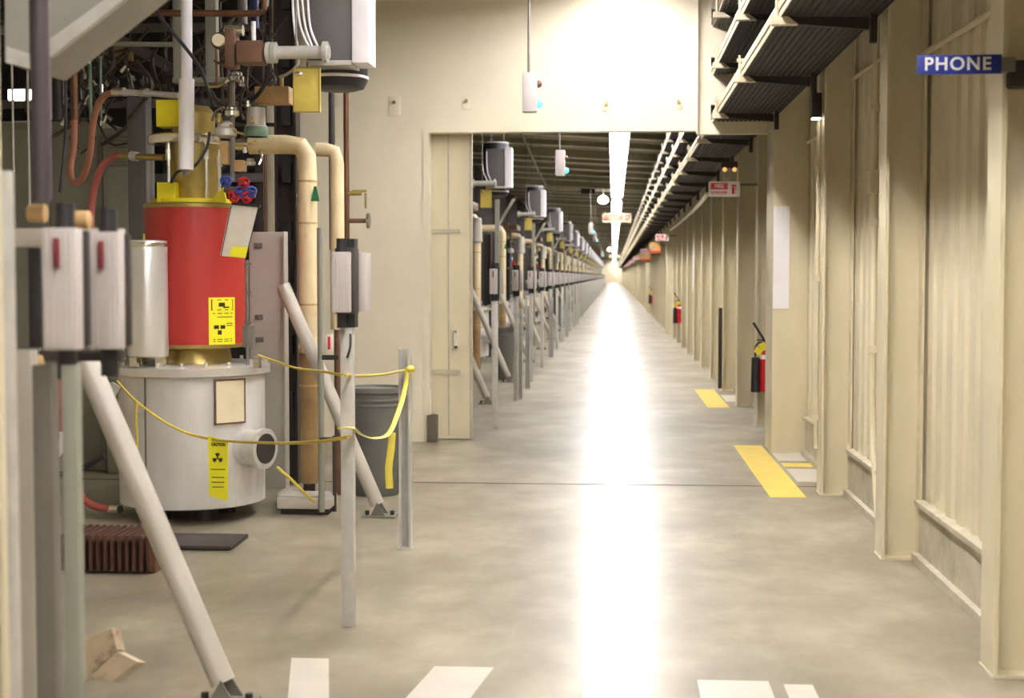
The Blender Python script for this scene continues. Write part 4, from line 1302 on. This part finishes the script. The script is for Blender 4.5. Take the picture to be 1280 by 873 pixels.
# --- things that return down the gallery
for i in range(20):
    for o, lab, grp in STATION:
        copy_tree(o, (0, 13.0 + 11.0 * i, 0), lab % ORD[i], grp)
for i in range(40):
    for o, lab, grp in HALF:
        if o.name.startswith('rack'):
            if i:
                copy_tree(o, (0, 5.5 * i, 0), (lab % ORD[i]) if i < 20 else 'one of the tiny dark rack uprights near the vanishing point', grp)
        else:
            copy_tree(o, (0, 13.0 + 5.5 * i, 0), (lab % ORD[i]) if i < 20 else 'one of the tiny lagged pipes merging near the vanishing point', grp)
for i in range(7):
    dy = 13.0 + 5.5 * i
    copy_tree(oil_tank, (0, dy, 0), 'round aluminium tank behind the far switch boxes, %s one beyond the doorway' % ORD[i], 'tanks down the gallery')

# dark cabinets added tall behind the far row to hide the lit left wall
for i in range(48):
    y = 15.2 + 5.5 * i
    t = thing('backdrop_cabinet', (-4.1, y + 2.6, 0), ('added dark backdrop cabinet behind the lagged pipes, %s one beyond the doorway' % ORD[i]) if i < 20 else 'one of the far dark backdrop cabinets near the vanishing point', 'cabinet', 'dark backdrop cabinets behind the far row')
    MB().box(-4.6, -3.6, y, y + 5.3, 0, 4.6).build('case', M['darkcase'], t, bevel=0.01)
    MB().box(-3.6, -3.585, y + 0.1, y + 2.6, 0.2, 3.2).build('door', M['darkcase'], t)
    MB().box(-3.6, -3.585, y + 2.7, y + 5.2, 0.2, 3.2).build('door', M['darkcase'], t)

# --- ropes, tape and tag
def rope(pts, r, m, lab, cat='rope', name='rope', flat=None):
    b = MB().tube([Vector(p) for p in pts], r, 8, 6, flat)
    return tag(b.build(name, m), lab, cat)


rope([at(146, 476, 9.45), at(172, 503, 9.42), at(215, 533, 9.38), at(262, 549, 9.25), at(335, 554, 8.6), at(390, 553, 7.5), at(428, 548, 6.68), at(436, 546, 6.7)], 0.009, M['rope'], 'yellow rope sagging across the front of the tank to the near post')
rope([at(171, 503, 9.4), at(170, 520, 9.4), at(171, 550, 9.4), at(169, 576, 9.4)], 0.01, M['rope'], 'loose yellow rope end hanging down the left of the tank')
rope([at(322, 444, 9.5), at(345, 452, 9.4), at(372, 461, 8.6), at(405, 465, 7.6), at(428, 469, 6.68), at(452, 470, 7.3), at(480, 468, 8.0), at(505, 463, 8.76), at(514, 460, 8.78)], 0.0075, M['rope'], 'upper yellow rope strung from the tank past the near post to the far post')
rope([at(346, 584, 9.7), at(362, 598, 9.72), at(378, 614, 9.8), at(392, 628, 9.95)], 0.011, M['rope'], 'short yellow rope slanting down from the tank port to the foot plate')
t = thing('barrier_tape', at(488, 545, 8.3), 'yellow tape drooping between the two posts with a hanging tail', 'tape')
MB().tube([at(424, 536, 6.66), at(440, 535, 6.66), at(452, 544, 7.2), at(468, 548, 7.8), at(486, 542, 8.2), at(498, 515, 8.5), at(506, 488, 8.7), at(510, 463, 8.76)], 0.01, 8, 6, (0.015, 0.004)).build('span', M['tape'], t)
MB().tube([at(490, 541, 8.24), at(489, 560, 8.24), at(486, 585, 8.24), at(487, 611, 8.24)], 0.01, 8, 6, (0.022, 0.003)).build('tail', M['tape'], t)
MB().ball(at(513, 462, 8.77), 0.03, 1, 1, 0.8).build('knot', M['tape'], t)

Yt = 9.22
t = thing('caution_tag', at(272, 625, Yt), 'lemon yellow caution tag hanging on the rope in front of the tank', 'tag')
MB().poly([at(260, 545, Yt), at(285, 551, Yt), at(284.5, 627, Yt), at(261.5, 620, Yt)], (0, 0.004, 0)).build('card', M['tag_yellow'], t)
p = at(273, 556, Yt)
o = lettering('CAUTION', 0.03, (p.x, Yt - 0.002, p.z), M['ink'], t, width=0.095)
b = MB()
p = at(272, 573, Yt)
for k in range(3):
    a = radians(90 + 120 * k)
    b.poly([(p.x + 0.01 * cos(a - 0.5), Yt - 0.003, p.z + 0.01 * sin(a - 0.5)), (p.x + 0.034 * cos(a - 0.52), Yt - 0.003, p.z + 0.034 * sin(a - 0.52)),
            (p.x + 0.036 * cos(a), Yt - 0.003, p.z + 0.036 * sin(a)), (p.x + 0.034 * cos(a + 0.52), Yt - 0.003, p.z + 0.034 * sin(a + 0.52)), (p.x + 0.01 * cos(a + 0.5), Yt - 0.003, p.z + 0.01 * sin(a + 0.5))], (0, 0.002, 0))
b.cyl((p.x, Yt - 0.003, p.z), (p.x, Yt - 0.001, p.z), 0.007, seg=12)
b.build('trefoil', M['ink'], t)
b = MB()
for py, w in ((587, 9), (597, 8), (603, 8), (609, 7)):
    p, q = at(272.5 - w, py, Yt), at(272.5 + w, py + 1.5, Yt)
    b.box(p.x, q.x, Yt - 0.002, Yt, p.z - 0.003, p.z + 0.003)
b.build('printed_line', M['ink'], t)

# --- hoses left of the tube
t = thing('looped_hose', at(90, 228, 10.6), 'red-brown rubber hose hanging in a loop left of the white tube', 'hose')
MB().tube([at(93, 150, 10.7), at(92, 185, 10.7), at(88, 212, 10.65), at(92, 228, 10.6), at(103, 222, 10.55), at(112, 195, 10.5), at(117, 150, 10.45), at(128, 122, 10.4), at(146, 115, 10.35)], 0.025, 12, 6).build('rubber', M['hose'], t)
MB().tube([at(144, 115, 10.35), at(190, 117, 10.2), at(224, 120, 10.1)], 0.022, 12).build('end_pipe', M['galv'], t)
MB().cyl(at(142, 115, 10.36), at(156, 115, 10.33), 0.034, seg=16).cyl(at(178, 116, 10.25), at(184, 116, 10.22), 0.034, seg=16).build('coupling', M['chrome'], t)
t = thing('bent_hose', at(116, 268, 10.3), 'red rubber hose bending over behind the left switch boxes', 'hose')
MB().tube([at(114, 330, 10.3), at(114, 270, 10.3), at(118, 235, 10.3), at(128, 208, 10.25), at(142, 196, 10.2), at(152, 194, 10.15)], 0.026, 12, 6).build('rubber', M['hose_red'], t)
MB().tube([at(150, 194, 10.15), at(170, 196, 10.1), at(206, 197, 10.0)], 0.024, 12).build('end_pipe', M['brass'], t)
MB().cyl(at(164, 195, 10.12), at(172, 196, 10.1), 0.034, seg=16).build('coupling', M['galv'], t)
t = thing('lower_hose', at(110, 635, 9.9), 'red rubber hose curving along the floor to the foot of the tank', 'hose')
MB().tube([at(76, 440, 10.0), at(76, 500, 10.0), at(80, 565, 9.95), at(92, 605, 9.85), at(112, 630, 9.8), at(140, 637, 9.75)], 0.028, 12, 6).build('rubber', M['hose_red'], t)
MB().cyl(at(138, 637, 9.76), at(150, 637, 9.72), 0.032, seg=14).build('coupling', M['chrome'], t)
b = MB().tube([at(92, 45, 10.9), at(93, 90, 10.9)], 0.028, 12)
tag(b.build('green_pipe', M['green']), 'pale green oxidised upright pipe above the looped hose', 'pipe')
vpipe('rusty_riser', 93, 10.9, 90, 152, 9, M['copper'], 'rusty pipe stub between green pipe and looped hose', 'pipe')
rope([at(82, 60, 10.4), at(82, 140, 10.4), at(81, 180, 10.3), at(75, 240, 10.2)], 0.012, M['black'], 'thin black cable hanging left of the looped hose', 'cable', 'black_cable')
block('white_strap', 74, 540, 90, 565, 9.0, 0.01, M['white'], 'white strap low behind the near left posts', 'strap', 0.001)
b = MB().poly([at(72, 552, 8.8), at(90, 528, 8.8), at(90, 548, 8.8), at(74, 572, 8.8)], (0, 0.01, 0))
tag(b.build('white_strap', M['white']), 'slanting white strap behind the near left posts', 'strap')
b = MB().poly([at(124, 482, 8.6), at(140, 478, 8.6), at(150, 484, 8.6), at(138, 505, 8.6)], (0, 0.02, 0))
tag(b.build('gusset_plate', M['panelgrey']), 'small pale gusset plate beside the top of the big slanting brace', 'plate')
b = MB().tube([at(72, 594, 9.0), at(100, 588, 9.0), at(130, 570, 9.0)], 0.02, 10)
tag(b.build('black_bar', M['black']), 'black bar low behind the big slanting brace', 'bar')

# --- cabinets and dark backdrop behind
def cabinet_box(px0, px1, Y, py_top, depth, m, lab, vent=None):
    a, c = at(px0, py_top, Y), at(px1, py_top, Y)
    t = thing('modulator_cabinet', ((a.x + c.x) / 2, Y, 0), lab, 'cabinet')
    MB().box(a.x, c.x, Y, Y + depth, 0, a.z).build('case', m, t, bevel=0.01)
    w = (c.x - a.x)
    MB().box(a.x + 0.04, c.x - 0.04, Y - 0.012, Y, 0.15, a.z - 0.08).build('door', m, t, bevel=0.006)
    if vent:
        p, q = at(vent[0], vent[1], Y - .02), at(vent[2], vent[3], Y - .02)
        b = MB()
        n = 9
        for k in range(n):
            z = q.z + (p.z - q.z) * k / n
            b.box(p.x, q.x, Y - 0.022, Y - 0.012, z, z + (p.z - q.z) / n * 0.5)
        b.build('louver', M['midgrey'], t)
    MB().box(c.x - 0.1, c.x - 0.08, Y - 0.03, Y - 0.01, 1.0, 1.2).build('handle', M['chrome'], t)
    return t


cabinet_box(-30, 60, 12.2, 152, 0.6, M['greygreen'], 'grey-green cabinet behind the near left posts, farthest left')
cabinet_box(61, 127, 12.2, 152, 0.6, M['greygreen'], 'grey-green cabinet behind the looped hose')
cabinet_box(128, 165, 12.0, 160, 0.6, M['greygreen'], 'narrow grey-green cabinet with a louvred vent behind the hoses', (134, 168, 160, 208))
vpipe('dark_rack_post', 177, 11.4, 118, 620, 24, M['charcoal'], 'dark grey square upright left of the red drum', 'post', True)
t = thing('backdrop_rack', (-4.7, 13.4, 0), 'dark tall backdrop rack added to fill the left behind the tank', 'rack')
MB().box(XL + 0.05, ax(338, 13.4, 200), 13.4, 13.5, 0, 5.1).build('dark_backdrop', M['black'], t)  # black sheet added to keep the lit wall from showing through
for i in range(4):
    x = -6.0 + i * 0.88
    MB().box(x, x + 0.08, 13.2, 13.36, 0, 5.1).build('upright', M['dark'], t)
for z in (2.6, 3.3, 4.0):
    MB().box(XL + 0.1, ax(338, 13.4, 200), 13.15, 13.2, z, z + 0.08).build('shelf_edge', M['charcoal'], t)

b = MB().poly([at(100, 28, 12.3), at(112, 22, 12.3), at(225, 85, 12.3), at(222, 98, 12.3)], (0, 0.12, 0))
tag(b.build('slanting_beam', M['charcoal']), 'dull grey beam slanting down through the dark overhead pipework', 'beam')
b = MB().tube([at(130, 55, 11.2), at(226, 56, 11.2)], 0.02, 8)
tag(b.build('level_pipe', M['greygreen']), 'thin grey-green level pipe in the dark overhead pipework', 'pipe')
block('tan_sheet', 108, 56, 165, 76, 12.3, 0.05, M['insul_old'], 'dim tan panel deep in the dark overhead pipework', 'panel')
for i, (px, w, y0, y1, m, lab) in enumerate(((63, 5, 60, 150, 'galv', 'pale thin pipe right of the big dark plum pipe'), (81, 5, 55, 130, 'galv', 'pale thin pipe left of the green pipe'),
                                             (72, 12, 60, 150, 'black', 'dark pipe between two pale thin pipes'), (113, 4, 80, 150, 'green', 'thin green pipe above the hose loop'),
                                             (126, 3, 70, 150, 'green', 'thinner green pipe right of the other thin green one'),
                                             (16, 3, 80, 215, 'galv', 'thin pale pipe crossing the small lit window lamp'), (36, 3, 85, 270, 'galv', 'thin pale pipe right of the small lit window lamp'))):
    vpipe('thin_pipe', px, 11.0, y0, y1, w, M[m], lab, 'pipe')
# tangle of cables and small tubes nobody could count
rnd = random.Random(5)
b = MB()
for k in range(150):
    px, py = rnd.uniform(8, 345), rnd.uniform(-15, 150) if rnd.random() < 0.8 else rnd.uniform(90, 150)
    Y = rnd.uniform(11.25, 11.9)
    if px < 62 and 70 < py < 200:
        continue
    p = at(px, py, Y)
    L = rnd.uniform(0.15, 0.6)
    q = p + Vector((rnd.uniform(-0.35, 0.35), rnd.uniform(-0.1, 0.1), rnd.choice((-1, 1)) * L))
    m = (p + q) / 2 + Vector((rnd.uniform(-0.2, 0.2), 0, rnd.uniform(-0.15, 0.1)))
    b.tube([p, m, q], rnd.choice((0.008, 0.012, 0.018)), 6, 4)
o = b.build('cable_tangle', mat('mixed_dark_cables', (86, 74, 60), 0.4, 0.2, 0.4, 5.0, rgb2=(34, 30, 28)))
tag(o, 'tangle of dark cables and small tubes high up on the left', 'cables', kind='stuff')
b = MB()
for k in range(36):
    px, py = rnd.choice((rnd.uniform(70, 130), rnd.uniform(130, 185))), rnd.uniform(85, 158)
    p = at(px, py, rnd.uniform(11.3, 11.9))
    q = p + Vector((rnd.uniform(-0.05, 0.05), 0, rnd.uniform(0.03, 0.08)))
    b.cyl(p, q, rnd.uniform(0.008, 0.016), seg=8)
o = b.build('small_fittings', M['chrome'])
tag(o, 'scattered small bright fittings among the dark cables on the left', 'fittings', kind='stuff')
# lamp deep behind
p = at(25, 118, 12.6)
t = thing('wall_lamp', p, 'short lit lamp glowing deep behind the near left posts', 'lamp')
MB().box(p.x - 0.11, p.x + 0.11, 12.6, 12.64, p.z - 0.04, p.z + 0.04).build('lens', M['lampwhite'], t)
MB().box(p.x - 0.13, p.x + 0.13, 12.64, 12.7, p.z - 0.055, p.z + 0.055).build('case', M['greygreen'], t)

# --- finned heater and dark floor patch
x0, x1 = ax(78, 7.95, 710), ax(186, 7.95, 710)
t = thing('finned_heater', ((x0 + x1) / 2, 8.1, 0), 'low rusty finned heater on the floor below the tank', 'heater')
b = MB()
n = 13
for k in range(n):
    x = x0 + (x1 - x0) * k / (n - 1)
    b.box(x - 0.009, x + 0.009, 7.94, 8.3, 0.02, 0.225)
b.build('fin', M['rust'], t)
MB().box(x0, x1, 8.0, 8.26, 0.0, 0.2).build('core', M['black'], t)
MB().box(x1 - 0.03, x1 + 0.03, 7.98, 8.28, 0.0, 0.215).build('end_plate', M['copper'], t, bevel=0.01)
t = MB().box(ax(80, 8.9, 670), ax(300, 8.9, 690), 8.68, 9.12, 0.0, 0.03).build('dark_floor_patch', M['dark'], bevel=0.012)  # thin dark slab for the dark area in front of the tank
tag(t, 'dark flat patch on the floor in front of the tank', 'plate')

# --- posts, duct and rails at the very left
vpipe('cream_post', -1, 3.0, -80, 900, 11, M['cream_steel'], 'cream pipe cut by the left edge of the picture', 'pipe')
vpipe('grey_tube_post', 14, 3.15, 214, 1300, 23, M['galv'], 'tall light grey tube with an open top, leftmost of the near posts', 'post')
vpipe('beige_post', 38, 3.7, 438, 1300, 25, M['panelgrey'], 'broad beige square post right of the tall open tube', 'post', True)
vpipe('grey_post', 63, 3.55, 456, 1300, 26, M['midgrey'], 'dark grey square post below the left switch box', 'post', True)
vpipe('grey_post', 95, 3.5, 456, 1300, 20, M['greygreen'], 'grey-green square post beside the top of the big slanting brace', 'post', True)
vpipe('plum_pipe', 50, 3.9, -100, 252, 25, M['darkplum'], 'thick dark plum pipe coming down at the upper left', 'pipe')
t = thing('sloping_duct', at(60, 40, 4.5), 'big grey sloping duct at the top left behind the dark plum pipe', 'duct')
MB().poly([at(6, 78, 4.5), at(38, 85, 4.5), at(60, 68, 4.5), at(178, -25, 4.5), at(178, -60, 4.5), at(6, -60, 4.5)], (0, 0.3, 0)).build('side', M['grey'], t, bevel=0.004)
MB().poly([at(58, 70, 4.47), at(64, 70, 4.47), at(182, -22, 4.47), at(160, -22, 4.47), at(58, 52, 4.47)], (0, 0.03, 0)).build('lip', M['galv'], t)
MB().poly([at(8, 58, 4.46), at(40, 68, 4.46), at(40, 86, 4.46), at(8, 78, 4.46)], (0, 0.03, 0)).build('flange', M['galv'], t)
Yr = 4.1
for py0, py1, m, lab in ((286, 308, 'panelgrey', 'upper grey cross rail behind the left switch boxes'), (439, 452, 'dark', 'lower dark cross rail behind the left switch boxes')):
    a, c = at(-20, py0, Yr), at(150, py1, Yr)
    tag(MB().box(a.x, c.x, Yr, Yr + 0.05, c.z, a.z).build('cross_rail', M[m], bevel=0.003), lab, 'rail')
for px, py, lab in ((47, 267, 'tan round clamp at the foot of the dark plum pipe'), (102, 275, 'tan round clamp between the tops of the two left switch boxes'), (41, 455, 'tan round clamp on top of the beige square post')):
    p = at(px, py, 3.95)
    tag(MB().cyl((p.x - 0.024, 3.95, p.z), (p.x + 0.024, 3.95, p.z), 0.026, seg=18).build('round_clamp', M['tan'], bevel=0.004), lab, 'clamp')
block('dark_plate', 34, 310, 52, 435, 4.2, 0.02, M['black'], 'dark narrow plate left of the left switch box', 'plate')
# bent sheet base at the bottom left
t = thing('bent_bracket', at(140, 850, 5.2), 'bent pale steel bracket on the floor at the bottom left', 'bracket')
pA = at(135, 850, 4.9)
MB().poly([at(104, 800, 5.0), at(140, 785, 5.0), at(146, 812, 5.0), at(118, 838, 5.0), at(106, 850, 5.0)], (0.02, 0.03, -0.01)).build('upper_wing', M['tansteel'], t)
MB().poly([at(112, 846, 4.95), at(146, 815, 4.95), at(172, 828, 4.95), at(140, 852, 4.95)], (0.02, 0.03, -0.01)).build('lower_wing', M['tansteel'], t)

# ------------------------------------------------------------------ world and colour management
w = bpy.data.worlds.new('world')
scn.world = w
w.use_nodes = True
w.node_tree.nodes['Background'].inputs['Color'].default_value = (0.9, 0.95, 1, 1)
w.node_tree.nodes['Background'].inputs['Strength'].default_value = 0.0
vs = scn.view_settings
scn.display_settings.display_device = 'sRGB'
vs.view_transform = 'Standard'
vs.look = 'None'
vs.exposure = 1.25
vs.gamma = 1.0
vs.use_curve_mapping = False
